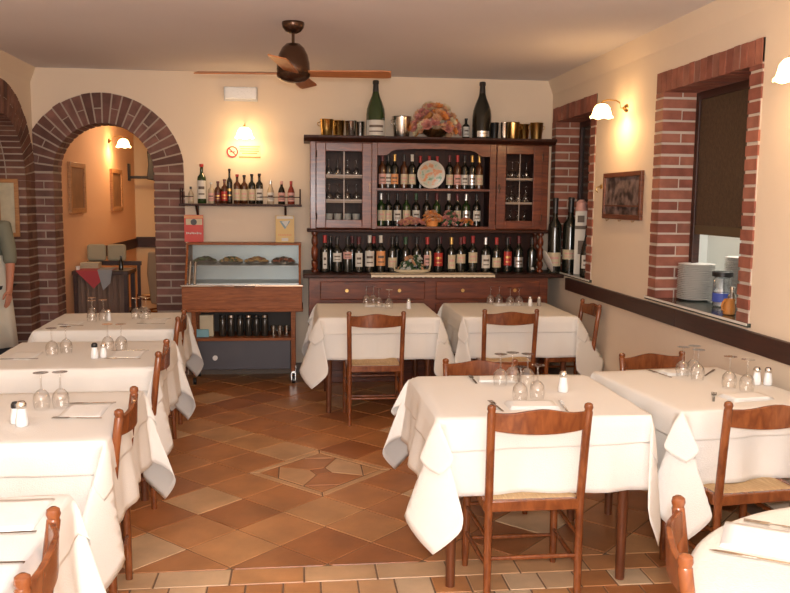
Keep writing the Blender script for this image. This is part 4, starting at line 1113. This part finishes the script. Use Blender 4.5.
# lower shelf contents
for i, x in enumerate((-.70, -.625, -.545, -.47, -.40, -.325)):
    t = thing('dark_jar', 'dark glass jar, %s from the left on the trolley shelf' % ordn(i), 'jar', (x, 7.50, .421), 0, 'dark jars on the trolley shelf')
    b = bmesh.new(); lathe(b, [(.030, 0), (.032, .004), (.032, .15), (.025, .165)], seg=16); mk('jar_body', b, mat('dark jar glass', (.03, .025, .02), .15), t, True)
    b = bmesh.new(); lathe(b, [(.027, .165), (.030, .167), (.030, .188), (0, .19)], seg=16); mk('jar_lid', b, CHROME if i % 2 else BLACK, t, True)
for i, x in enumerate((-.25, -.19, -.13)):
    t = thing('small_tumbler', 'small glass tumbler, %s from the left at the right end of the trolley shelf' % ordn(i), 'glass', (x, 7.49, .421), 0, 'tumblers on the trolley shelf')
    b = bmesh.new(); lathe(b, [(.022, 0), (.026, .09), (.0245, .09), (.020, .005), (0, .005)], seg=16, cap=False); mk('tumbler_body', b, clear('tumbler glass', (.9, .9, .85), .6), t, True)
t = thing('cream_card_box', 'cream carton at the left end of the trolley shelf', 'box', (-.84, 7.52, .421)); mk('carton', B(-.06, .06, -.04, .04, 0, .19), COL['cream'], t, False, .002)
t = thing('blue_packet', 'small pale blue packet in front of the cream carton on the trolley', 'packet', (-.87, 7.44, .421)); mk('packet', B(-.055, .055, -.015, .015, 0, .07), mat('pale blue plastic', (.20, .42, .50), .5), t, False, .004)
# two small cards on the trolley
RC_ = mat('red card', (.55, .05, .035), .5); YC = mat('yellow card', (.66, .46, .17), .5)
for lab, x, m_, kind in (('red advertising card with white script, standing on the trolley', -.965, RC_, 0), ('yellow card with white cup shape, standing on the trolley', -.145, YC, 1)):
    t = thing('advertising_card', lab, 'card', (x, 7.72, 1.253), 0)
    mk('card', B(-.085, .085, -.003, .003, 0, .245), m_, t)
    b = bmesh.new()
    if kind == 0:
        box(b, -.085, .085, -.0036, -.003, .215, .240, 1); box(b, -.07, .075, -.0036, -.003, .155, .21, 0)
        lathe(b, [(.028, 0), (.028, .001)], seg=18, M=Matrix.Translation((0, -.0042, .18)) @ Matrix.Rotation(PI/2, 4, 'X'), mi=3)
        for k in range(9): box(b, -.068+k*.0155, -.068+k*.0155+.010, -.0036, -.003, .070+(k % 2)*.003, .090-(k % 3)*.003, 2)
        ms = [COL['cream'], COL['orange'], COL['white'], BLACK]
    else:
        box(b, -.075, .075, -.0036, -.003, .215, .24, 2)
        prism(b, [(-.05, .195), (.05, .195), (0, .12)], 1, -.0036, -.003, 4); prism(b, [(-.03, .19), (.04, .20), (.01, .14)], 1, -.0042, -.0037, 2)
        for k in range(8): box(b, -.06+k*.0155, -.05+k*.0155, -.0036, -.003, .06, .075, 1)
        box(b, -.03, .03, -.0036, -.003, .01, .04, 2)
        ms = [COL['cream'], COL['orange'], COL['white'], BLACK, mat('card grey blue', (.20, .32, .36), .5)]
    mk('card_print', b, ms, t)
    mk('card_foot', B(-.03, .03, .003, .05, 0, .02), m_, t)

# ------------------------------------------------------------------ wall fittings
LAMP = glow('lit opal glass', (1, .62, .25), 16, .35)
def lamp(label, mount, n, reach, shade_drop=.02, energy=6):
    """n: unit vector out of the wall; shade hangs at the end of the arm"""
    t = thing('wall_lamp', label, 'lamp', mount); n = Vector(n)
    b = bmesh.new(); rod(b, (0, 0, 0), n*.015, .032, .026, 18); rod(b, n*.015, n*.03, .012, .012, 12); mk('back_plate', b, BRASS, t, True)
    b = bmesh.new(); top = n*reach+Vector((0, 0, .045))
    path(b, [n*.02, n*(reach*.25)+Vector((0, 0, .0)), n*(reach*.3)+Vector((0, 0, .04)), n*(reach*.45)+Vector((0, 0, .055)), n*(reach*.8)+Vector((0, 0, .058)), top], .005, 8)
    lathe(b, [(.010, -.005), (.020, -.012), (.022, -.03), (.018, -.032)], top, 14)
    mk('arm', b, BRASS, t, True)
    b = bmesh.new(); ns = 36; P = [(.020, -.018), (.040, -.026), (.058, -.048), (.066, -.080), (.072, -.104), (.084, -.118)]; rg = []
    for i, (r, z) in enumerate(P):
        q = i/(len(P)-1)
        rg.append([b.verts.new(top+Vector(((r+.006*q*q*math.cos(6*a))*math.cos(a), (r+.006*q*q*math.cos(6*a))*math.sin(a), z+.006*q*q*math.cos(6*a)))) for a in [2*PI*k/ns for k in range(ns)]])
    for p, q in zip(rg, rg[1:]):
        for k in range(ns): b.faces.new([p[k], p[(k+1) % ns], q[(k+1) % ns], q[k]])
    mk('lamp_shade', b, LAMP, t, True)
    b = bmesh.new(); bmesh.ops.create_uvsphere(b, u_segments=14, v_segments=10, radius=.022, matrix=Matrix.Translation(top+Vector((0, 0, -.065))))
    mk('bulb', b, glow('lit bulb', (1, .72, .38), 30, .0), t, True)
    l = bpy.data.lights.new('lamp_light', 'POINT'); l.energy = energy; l.color = (1, .60, .27); l.shadow_soft_size = .03
    lo_ = bpy.data.objects.new('lamp_light', l); C.objects.link(lo_); lo_.location = Vector(mount)+top+Vector((0, 0, -.10))
LE = 13
lamp('lit glass wall lamp above the no smoking sign on the back wall', (-.50, YB, 2.26), (0, -1, 0), .17, energy=LE*.6)
lamp('lit scalloped wall lamp between the two brick windows', (XR, 6.0, 2.335), (-1, 0, 0), .19, energy=LE)
lamp('lit wall lamp cut off by the right edge of the photo', (XR, 3.60, 2.27), (-1, 0, 0), .19, energy=LE*.8)
lamp('lit wall lamp in the hall behind the brick arch', (-2.24, 10.2, 2.31), (1, 0, 0), .17, energy=LE*1.2)
# emergency light
t = thing('emergency_light', 'rectangular translucent emergency light high on the back wall', 'light', (-.54, YB-.001, 2.53))
mk('housing', B(-.15, .15, -.02, .002, 0, .13), mat('white plastic housing', (.62, .62, .62), .5), t, False, .006)
mk('diffuser', B(-.145, .145, -.055, -.0205, .015, .125), mat('ribbed diffuser', (.84, .87, .90), .18, bump=1.0, bscale=40), t, False, .012)
# signs
t = thing('no_smoking_sign', 'small round red and white no smoking sign on the back wall', 'sign', (-.622, YB-.003, 2.075))
Mq = Matrix.Rotation(PI/2, 4, 'X')
b = bmesh.new(); lathe(b, [(.0, 0), (.052, 0), (.052, .002), (0, .002)], seg=28, M=Mq); mk('sign_disc', b, mat('sign cream', (.78, .66, .50), .5), t, True)
b = bmesh.new(); lathe(b, [(.040, .002), (.052, .002), (.052, .0035), (.040, .0035), (.040, .002)], seg=28, M=Mq, cap=False)
box(b, -.044, .044, -.0035, -.002, -.005, .005, 0, Matrix.Rotation(R(45), 4, 'Y')); mk('red_ring', b, COL['red'], t)
mk('cigarette', B(-.025, .028, -.0025, -.002, -.005, .004), BLACK, t)
t = thing('notice_sign', 'small cream notice with orange printed lines beside the no smoking sign', 'sign', (-.465, YB-.003, 2.015))
mk('notice_plate', B(-.10, .10, 0, .002, 0, .125), mat('notice cream', (.80, .62, .40), .5), t)
b = bmesh.new()
for k, (a, c_) in enumerate(((-.092, .092), (-.085, .08), (-.088, .085), (-.07, .07))): box(b, a, c_, -.0008, 0, .105-k*.02, .113-k*.02)
box(b, -.098, .098, -.0008, 0, .008, .020); mk('notice_print', b, mat('orange print', (.62, .16, .05), .5), t)
# picture on the right wall
t = thing('framed_picture', 'dark wooden framed picture with little hooks between the brick windows', 'picture', (XR, 6.0, 1.52))
def frame(t, w, h, fw, M, mats, dep=.02, inner=None):
    b = bmesh.new()
    box(b, -w/2, w/2, -dep, 0, 0, fw, 0, M); box(b, -w/2, w/2, -dep, 0, h-fw, h, 0, M); box(b, -w/2, -w/2+fw, -dep, 0, fw, h-fw, 0, M); box(b, w/2-fw, w/2, -dep, 0, fw, h-fw, 0, M)
    mk('picture_frame', b, mats[0], t, False, .003)
    mk('picture', B(-w/2+fw, w/2-fw, -dep*.5, -.002, fw, h-fw, M=M), mats[1], t)
MR = Matrix(((0, 1, 0, 0), (-1, 0, 0, 0), (0, 0, 1, 0), (0, 0, 0, 1)))   # local -y face -> -x
m, nt, bs = new_mat('relief picture')
tc = nt.nodes.new('ShaderNodeTexCoord'); v = nt.nodes.new('ShaderNodeTexNoise'); v.inputs['Scale'].default_value = 14; v.inputs['Detail'].default_value = 3
cr = nt.nodes.new('ShaderNodeValToRGB'); cr.color_ramp.elements[0].position = .40; cr.color_ramp.elements[0].color = (.03, .018, .015, 1); cr.color_ramp.elements[1].position = .62; cr.color_ramp.elements[1].color = (.22, .16, .15, 1)
nt.links.new(tc.outputs['Object'], v.inputs['Vector']); nt.links.new(v.outputs['Fac'], cr.inputs[0]); nt.links.new(cr.outputs[0], bs.inputs['Base Color']); bs.inputs['Roughness'].default_value = .3
frame(t, .74, .35, .035, MR, [FRAMEW, m], .025)
mk('divider', B(-.335, .335, -.020, -.0135, .095, .105, M=MR), FRAMEW, t)
b = bmesh.new()
for yy in (-.25, .0, .25): path(b, [(-.012, yy, .0), (-.018, yy, -.012), (-.030, yy, -.014), (-.036, yy, -.004)], .003, 6)
mk('hook', b, BRASS, t, True)
t = thing('wall_hook', 'small brass hook left of the dark framed picture', 'hook', (XR, 6.46, 1.77))
b = bmesh.new(); rod(b, (0, 0, 0), (-.01, 0, 0), .018, seg=14); path(b, [(-.01, 0, 0), (-.04, 0, -.005), (-.045, 0, -.03), (-.03, 0, -.045)], .005, 8); mk('hook', b, BRASS, t, True)
# hall pictures
ART = mat('hall print', (.26, .13, .06), .5, var=.5, vscale=9); MPL = Matrix(((0, -1, 0, 0), (1, 0, 0, 0), (0, 0, 1, 0), (0, 0, 0, 1)))
for lab, y_, z in (('nearer brown framed picture on the orange hall wall', 8.70, 1.49), ('farther brown framed picture on the orange hall wall', 10.5, 1.49)):
    t = thing('framed_picture', lab, 'picture', (-2.24, y_, z)); frame(t, .58, .50, .05, MPL, [LFRAMEW, ART], .03)
t = thing('framed_certificate', 'light wood framed certificate hanging in the brick passage at the left edge', 'picture', (-2.525, LC+LH-.001, 1.30)); frame(t, .19, .50, .035, Matrix.Identity(4), [LFRAMEW, mat('certificate paper', (.55, .50, .36), .6, var=.25, vscale=18)], .02)

# ceiling fan
fn = thing('ceiling_fan', 'bronze ceiling fan with four wooden blades', 'fan', (-.045, 5.6, 0))
b = bmesh.new(); lathe(b, [(.072, ZC), (.074, ZC-.010), (.068, ZC-.035), (.05, ZC-.058), (.025, ZC-.070), (.012, ZC-.072)], seg=28); mk('canopy', b, BRONZE, fn, True)
b = bmesh.new(); lathe(b, [(.010, ZC-.072), (.010, 2.648)], seg=12); mk('downrod', b, BRONZE, fn, True)
b = bmesh.new(); lathe(b, [(.02, 2.655), (.045, 2.65), (.072, 2.625), (.095, 2.58), (.106, 2.53), (.108, 2.485), (.104, 2.465), (.112, 2.46), (.106, 2.44), (.08, 2.418), (.04, 2.405), (0, 2.402)], seg=36); mk('motor_housing', b, BRONZE, fn, True)
for k, a in enumerate((-6, 174, -98, 80)):
    M = Matrix.Rotation(R(a), 4, 'Z') @ Matrix.Translation((0, 0, 2.462)) @ Matrix.Rotation(R(-13), 4, 'X')
    b = bmesh.new(); n = 10; pr = None
    for i in range(n+1):
        x = .10+.54*i/n; w = .050+.014*i/n
        if i == n: w *= .86
        cur = [b.verts.new(M @ Vector((x, s*w, dz))) for s, dz in ((-1, -.004), (1, -.004), (1, .004), (-1, .004))]
        if pr:
            for q in range(4): b.faces.new([pr[q], pr[(q+1) % 4], cur[(q+1) % 4], cur[q]])
        else: b.faces.new(cur)
        pr = cur
    b.faces.new(pr[::-1]); mk('blade', b, FANW, fn, False, .003)

# ------------------------------------------------------------------ hall furniture
t = thing('service_table', 'small dark table with curtained front in the hall behind the arch', 'table', (-2.00, 8.60, .03))
mk('tabletop', B(-.23, .31, -.2, .2, .86, .90), RAILW, t, False, .005)
for sx in (-.20, .28):
    for sy in (-.17, .16): mk('leg', B(sx-.02, sx+.02, sy-.02, sy+.02, -.031, .86), RAILW, t)
b = bmesh.new(); pr = None
for i in range(60):
    x = -.18+.44*i/59; y_ = -.17+.018*math.sin(i*.9)+.008*math.sin(i*2.3)
    cur = [b.verts.new((x, y_, .86)), b.verts.new((x+.004*math.sin(i), y_-.01, .12))]
    if pr: b.faces.new([pr[0], cur[0], cur[1], pr[1]])
    pr = cur
o = mk('curtain', b, mat('grey brown curtain', (.20, .13, .10), .9), t, True); m = o.modifiers.new('s', 'SOLIDIFY'); m.thickness = .003
o = mk('red_napkin', (lambda b: ([b.faces.new([b.verts.new(p) for p in q]) for q in (((-.20, -.215, .0), (.14, -.215, .0), (-.03, -.22, -.175)), ((-.20, -.215, .0), (.14, -.215, .0), (.14, .05, .003), (-.20, .05, .003)))], b)[1])(bmesh.new()), mat('pink red linen', (.42, .06, .07), .9), None)
m = o.modifiers.new('s', 'SOLIDIFY'); m.thickness = .003; o.location = (-1.99, 8.60, .934); tag(o, 'pink red cloth hanging in a triangle over the hall table', 'cloth')
o = mk('grey_cloth', (lambda b: ([b.faces.new([b.verts.new(p) for p in q]) for q in (((.0, -.225, .0), (.14, -.225, .0), (.12, -.23, -.13), (.05, -.23, -.20)), ((.0, -.225, .0), (.14, -.225, .0), (.14, -.02, .008), (.0, -.02, .008)))], b)[1])(bmesh.new()), mat('grey blue linen', (.30, .31, .32), .9), None)
m = o.modifiers.new('s', 'SOLIDIFY'); m.thickness = .003; o.location = (-1.98, 8.60, .941); tag(o, 'grey cloth hanging beside the red one on the hall table', 'cloth')
t = thing('folded_linen', 'pile of folded pale linen at the left on the hall table', 'linen', (-2.12, 8.71, .932)); b = bmesh.new(); [box(b, -.09, .09, -.07, .07, .016*k, .016*k+.014) for k in range(4)]; mk('linen_pile', b, COL['cream'], t, False, .004)
b = bmesh.new(); path(b, [(-2.16, 8.93, .93), (-1.98, 8.94, .945), (-1.60, 8.96, .98)], .012, 10)
for nm, x, c_ in (('cream_cushion', -2.135, 'left'), ('cream_cushion', -1.93, 'right')):
    o = mk(nm, B(x-.095, x+.095, 9.00, 9.06, .985, 1.16), mat('khaki cushion', (.42, .38, .26), .9), None, False, .025); tag(o, 'pale khaki seat back, the %s one of two behind the hall table' % c_, 'cushion')
b.free()
be = thing('hall_bench', 'dark bench with pale seat backs along the orange hall wall', 'bench', (-1.98, 9.18, 0))
mk('bench_frame', (lambda b: (box(b, -.25, .30, -.18, .10, .42, .46), box(b, -.25, .30, -.19, -.14, .94, .984), [box(b, x, x+.03, y_, y_+.03, 0, .94 if y_ < 0 else .42) for x in (-.24, .26) for y_ in (-.18, .06)], b)[3])(bmesh.new()), RAILW, be)
# candle holder / bottle on table
t = thing('small_dark_bottle', 'small dark bottle standing on the hall table', 'bottle', (-1.78, 8.50, .932)); b = bmesh.new(); lathe(b, [(.022, 0), (.024, .08), (.009, .11), (.009, .14), (0, .14)], seg=12); mk('bottle_body', b, BOTTLE, t, True)
t = thing('small_white_cup', 'small white cup at the left corner of the hall table', 'cup', (-2.19, 8.48, .932)); b = bmesh.new(); lathe(b, [(.015, 0), (.022, .04), (.020, .04), (0, .006)], seg=14); mk('cup_body', b, WH, t, True)
# chair with coat
c_ = dup(ch0, (-1.62, 9.95, 0), R(150), 'dark chair with a pale coat in the hall, right of the hall table', None, (1.0, 1.0, 1.18))
o = mk('pale_coat', (lambda b: (prism(b, [(-.10, 0), (.10, 0), (.12, -.25), (.10, -.62), (-.08, -.60), (-.12, -.25)], 1, -.02, .02), b)[1])(bmesh.new()), mat('pale coat cloth', (.36, .29, .20), .9), None, False, .018)
o.location = (-1.63, 9.72, 1.04); tag(o, 'pale coat hanging on the hall chair', 'coat')
# speaker on a bracket
t = thing('wall_speaker', 'black loudspeaker on a swivel bracket high in the hall', 'speaker', (-2.24, 11.3, 1.92))
mk('bracket', (lambda b: (box(b, 0, .02, -.05, .05, -.05, .17), box(b, .02, .34, -.015, .015, -.02, .015), b)[2])(bmesh.new()), BLACK, t, False, .003)
mk('speaker_box', (lambda b: (prism(b, [(.25, -.03), (.40, -.05), (.42, .10), (.38, .30), (.31, .38), (.26, .33), (.27, .16)], 1, -.10, .10), b)[1])(bmesh.new()), BLACK, t, False, .01)

# ------------------------------------------------------------------ person in the left passage
def skin_body(name, verts, edges, radii, m, parent, sub=2, root=0):
    me = bpy.data.meshes.new(name); me.from_pydata([Vector(v) for v in verts], edges, []); me.materials.append(m)
    for p in me.polygons: p.use_smooth = True
    o = bpy.data.objects.new(name, me); link(o, parent)
    o.modifiers.new('skin', 'SKIN').use_smooth_shade = True
    for i, r in enumerate(radii):
        d = me.skin_vertices[0].data[i]; d.radius = (r, r) if not isinstance(r, tuple) else r
    me.skin_vertices[0].data[root].use_root = True
    s = o.modifiers.new('sub', 'SUBSURF'); s.levels = s.render_levels = sub
    return o
pp = thing('person', 'person in a grey green shirt and cream apron at the left edge, arm hanging down', 'person', (-2.52, 7.0, 0), R(-15))
SKIN = mat('skin', (.48, .20, .12), .55); SHIRT = mat('grey green shirt', (.19, .19, .14), .9); APR = mat('cream apron', (.62, .58, .48), .9); TRO = mat('dark trousers', (.03, .028, .03), .9); HAIR = mat('dark hair', (.03, .02, .015), .6)
V = [(0, 0, .95), (0, 0, 1.12), (0, -.01, 1.30), (0, 0, 1.42), (0, -.01, 1.50), (0, -.02, 1.58), (0, -.02, 1.68),
     (.16, 0, 1.40), (.205, 0, 1.22), (.225, -.02, 1.10), (.235, -.06, .93), (.237, -.075, .87),
     (-.16, 0, 1.40), (-.205, 0, 1.22), (-.225, -.02, 1.10), (-.22, -.10, .94), (-.22, -.13, .88),
     (.09, 0, .86), (.10, -.01, .48), (.10, .02, .09), (.10, -.10, .03), (-.09, 0, .86), (-.10, -.01, .48), (-.10, .02, .09), (-.10, -.10, .03)]
E_ = [(0, 1), (1, 2), (2, 3), (3, 4), (4, 5), (5, 6), (3, 7), (7, 8), (8, 9), (9, 10), (10, 11), (3, 12), (12, 13), (13, 14), (14, 15), (15, 16), (0, 17), (17, 18), (18, 19), (19, 20), (0, 21), (21, 22), (22, 23), (23, 24)]
Rd = [(.15, .10), (.13, .095), (.155, .105), (.11, .08), .05, .085, .085, .055, .043, .037, .027, (.038, .018), .055, .043, .037, .027, (.038, .018), .085, .055, .038, .032, .085, .055, .038, .032]
skin_body('body', V, E_, Rd, SKIN, pp)
# fingers
fv = []; fe = []; fr_ = []
for s in (1, -1):
    hx, hy, hz = (.237, -.075, .865) if s > 0 else (-.22, -.13, .875)
    for k, L in enumerate((.062, .072, .068, .055)):
        i = len(fv); oy = -.027+.018*k
        fv += [(hx, hy+oy, hz), (hx, hy+oy-.004, hz-.03), (hx-s*.006, hy+oy-.010, hz-.03-L*.5), (hx-s*.016, hy+oy-.014, hz-.03-L)]
        fe += [(i, i+1), (i+1, i+2), (i+2, i+3)]; fr_ += [.009, .0085, .008, .006]
    i = len(fv); fv += [(hx, hy-.02, hz+.03), (hx-s*.01, hy-.045, hz+.005), (hx-s*.014, hy-.058, hz-.03)]; fe += [(i, i+1), (i+1, i+2)]; fr_ += [.011, .010, .008]
for h_ in range(2):
    v_ = fv[h_*19:(h_+1)*19]; e_ = [(a-h_*19, c-h_*19) for a, c in fe if h_*19 <= a < (h_+1)*19]; r_ = fr_[h_*19:(h_+1)*19]
    # palm joins the finger roots into one hand
    pi_ = len(v_); hx = v_[0][0]; v_ = v_+[(hx, sum(v_[4*k][1] for k in range(4))/4, v_[0][2]+.03)]; e_ = e_+[(pi_, 4*k) for k in range(4)]+[(pi_, 16)]; r_ = r_+[.018]
    skin_body('hand', v_, e_, r_, SKIN, pp, 1, pi_)
skin_body('shirt', [(0, 0, .98), (0, 0, 1.12), (0, -.01, 1.30), (0, 0, 1.42), (.165, 0, 1.41), (.207, 0, 1.22), (.225, -.02, 1.10), (-.165, 0, 1.41), (-.207, 0, 1.22), (-.225, -.02, 1.10)],
          [(0, 1), (1, 2), (2, 3), (3, 4), (4, 5), (5, 6), (3, 7), (7, 8), (8, 9)], [(.165, .115), (.145, .11), (.168, .12), (.12, .09), .070, .058, .052, .070, .058, .052], SHIRT, pp)
skin_body('trousers', [(0, 0, .98), (.09, 0, .86), (.10, -.01, .48), (.10, .02, .12), (-.09, 0, .86), (-.10, -.01, .48), (-.10, .02, .12)], [(0, 1), (1, 2), (2, 3), (0, 4), (4, 5), (5, 6)], [(.16, .11), .10, .072, .06, .10, .072, .06], TRO, pp)
b = bmesh.new(); pr = None; n = 40
rgs = []
for k, (z, rx, ry) in enumerate(((1.18, .165, .128), (1.05, .168, .128), (.95, .182, .138), (.7, .205, .155), (.44, .225, .165))):
    rgs.append([b.verts.new(((rx+.006*k*math.sin(i*1.3)*.5)*math.cos(2*PI*i/n), (ry+.006*k*math.sin(i*1.3)*.5)*math.sin(2*PI*i/n), z)) for i in range(n)])
for p, q in zip(rgs, rgs[1:]):
    for i in range(n): b.faces.new([p[i], p[(i+1) % n], q[(i+1) % n], q[i]])
o = mk('apron', b, APR, pp, True, auto=False); m = o.modifiers.new('s', 'SOLIDIFY'); m.thickness = .003
b = bmesh.new(); bmesh.ops.create_uvsphere(b, u_segments=20, v_segments=14, radius=1, matrix=Matrix.Translation((0, .005, 1.68)) @ Matrix.Diagonal((.092, .105, .10, 1)))
bmesh.ops.delete(b, geom=[v for v in b.verts if v.co.y < -.03 and v.co.z < 1.70], context='VERTS'); mk('hair', b, HAIR, pp, True)
b = bmesh.new()
for s in (-1, 1):
    bmesh.ops.create_uvsphere(b, u_segments=10, v_segments=8, radius=.012, matrix=Matrix.Translation((s*.032, -.098, 1.64)))
mk('eyes', b, WH, pp, True)
b = bmesh.new(); bmesh.ops.create_uvsphere(b, u_segments=10, v_segments=8, radius=.014, matrix=Matrix.Translation((0, -.108, 1.62)) @ Matrix.Diagonal((.8, 1.2, 1.7, 1))); mk('nose', b, SKIN, pp, True)
mk('mouth', B(-.022, .022, -.107, -.10, 1.582, 1.59), COL['red'], pp, False, .003)
for s in (-1, 1):
    b = bmesh.new(); box(b, s*.10-.045, s*.10+.045, -.17, .07, 0, .07); mk('shoe', b, BLACK, pp, False, .02)

# ------------------------------------------------------------------ light
def area(name, loc, rot, size, energy, col, sy=None):
    l = bpy.data.lights.new(name, 'AREA'); l.energy = energy; l.color = col; l.size = size
    if sy: l.shape = 'RECTANGLE'; l.size_y = sy
    o = bpy.data.objects.new(name, l); C.objects.link(o); o.location = loc; o.rotation_euler = rot; return o
def point(name, loc, energy, col, r=.05):
    l = bpy.data.lights.new(name, 'POINT'); l.energy = energy; l.color = col; l.shadow_soft_size = r
    o = bpy.data.objects.new(name, l); C.objects.link(o); o.location = loc; return o
point('camera_flash', (.03, -.02, 1.73), 240, (.97, .99, 1), .03)
area('front_fill_area', (0, YF+.15, 1.85), (R(90), 0, 0), 3.2, 125, (1, .98, .96), 1.6)  # added broad fill from behind the camera; the front wall has no window
for x, y in ((XR-.25, 1.2), (XR-.25, -1.3), (XL+.25, .9), (XL+.25, -1.3), (XL+.25, 3.4)):
    point('front_room_fill', (x, y, 2.2), 3, (1, .70, .42), .12)  # added warm ambient fill at wall lamp height, without any fixtures
area('ceiling_uplight_fill', (0, -.6, 1.75), (R(180), 0, 0), 1.6, 36, (1, .95, .93))  # added upward fill to brighten the ceiling, no fixture stands here
area('overhead_fill', (0, 5.0, 2.78), (0, 0, 0), 3.4, 8, (1, .66, .40), 5.0)  # added warm fill from overhead, not a fitting of the room
point('passage_light', (-3.1, 6.6, 2.3), 5, (1, .65, .35), .1)
point('kitchen_light', (3.0, 5.2, 2.3), 34, (1, .93, .85), .1)
point('hall_light', (-1.5, 9.6, 2.4), 13, (1, .74, .50), .1)
w = bpy.data.worlds.new('world'); sc.world = w; w.use_nodes = True
w.node_tree.nodes['Background'].inputs[0].default_value = (1, .8, .6, 1); w.node_tree.nodes['Background'].inputs[1].default_value = .05
vs = sc.view_settings; vs.view_transform = 'Standard'; vs.look = 'None'; vs.gamma = 1; vs.exposure = -.06; vs.use_curve_mapping = False
sc.cycles.use_denoising = True
sc.cycles.max_bounces = 8; sc.cycles.transparent_max_bounces = 24; sc.cycles.sample_clamp_indirect = 4
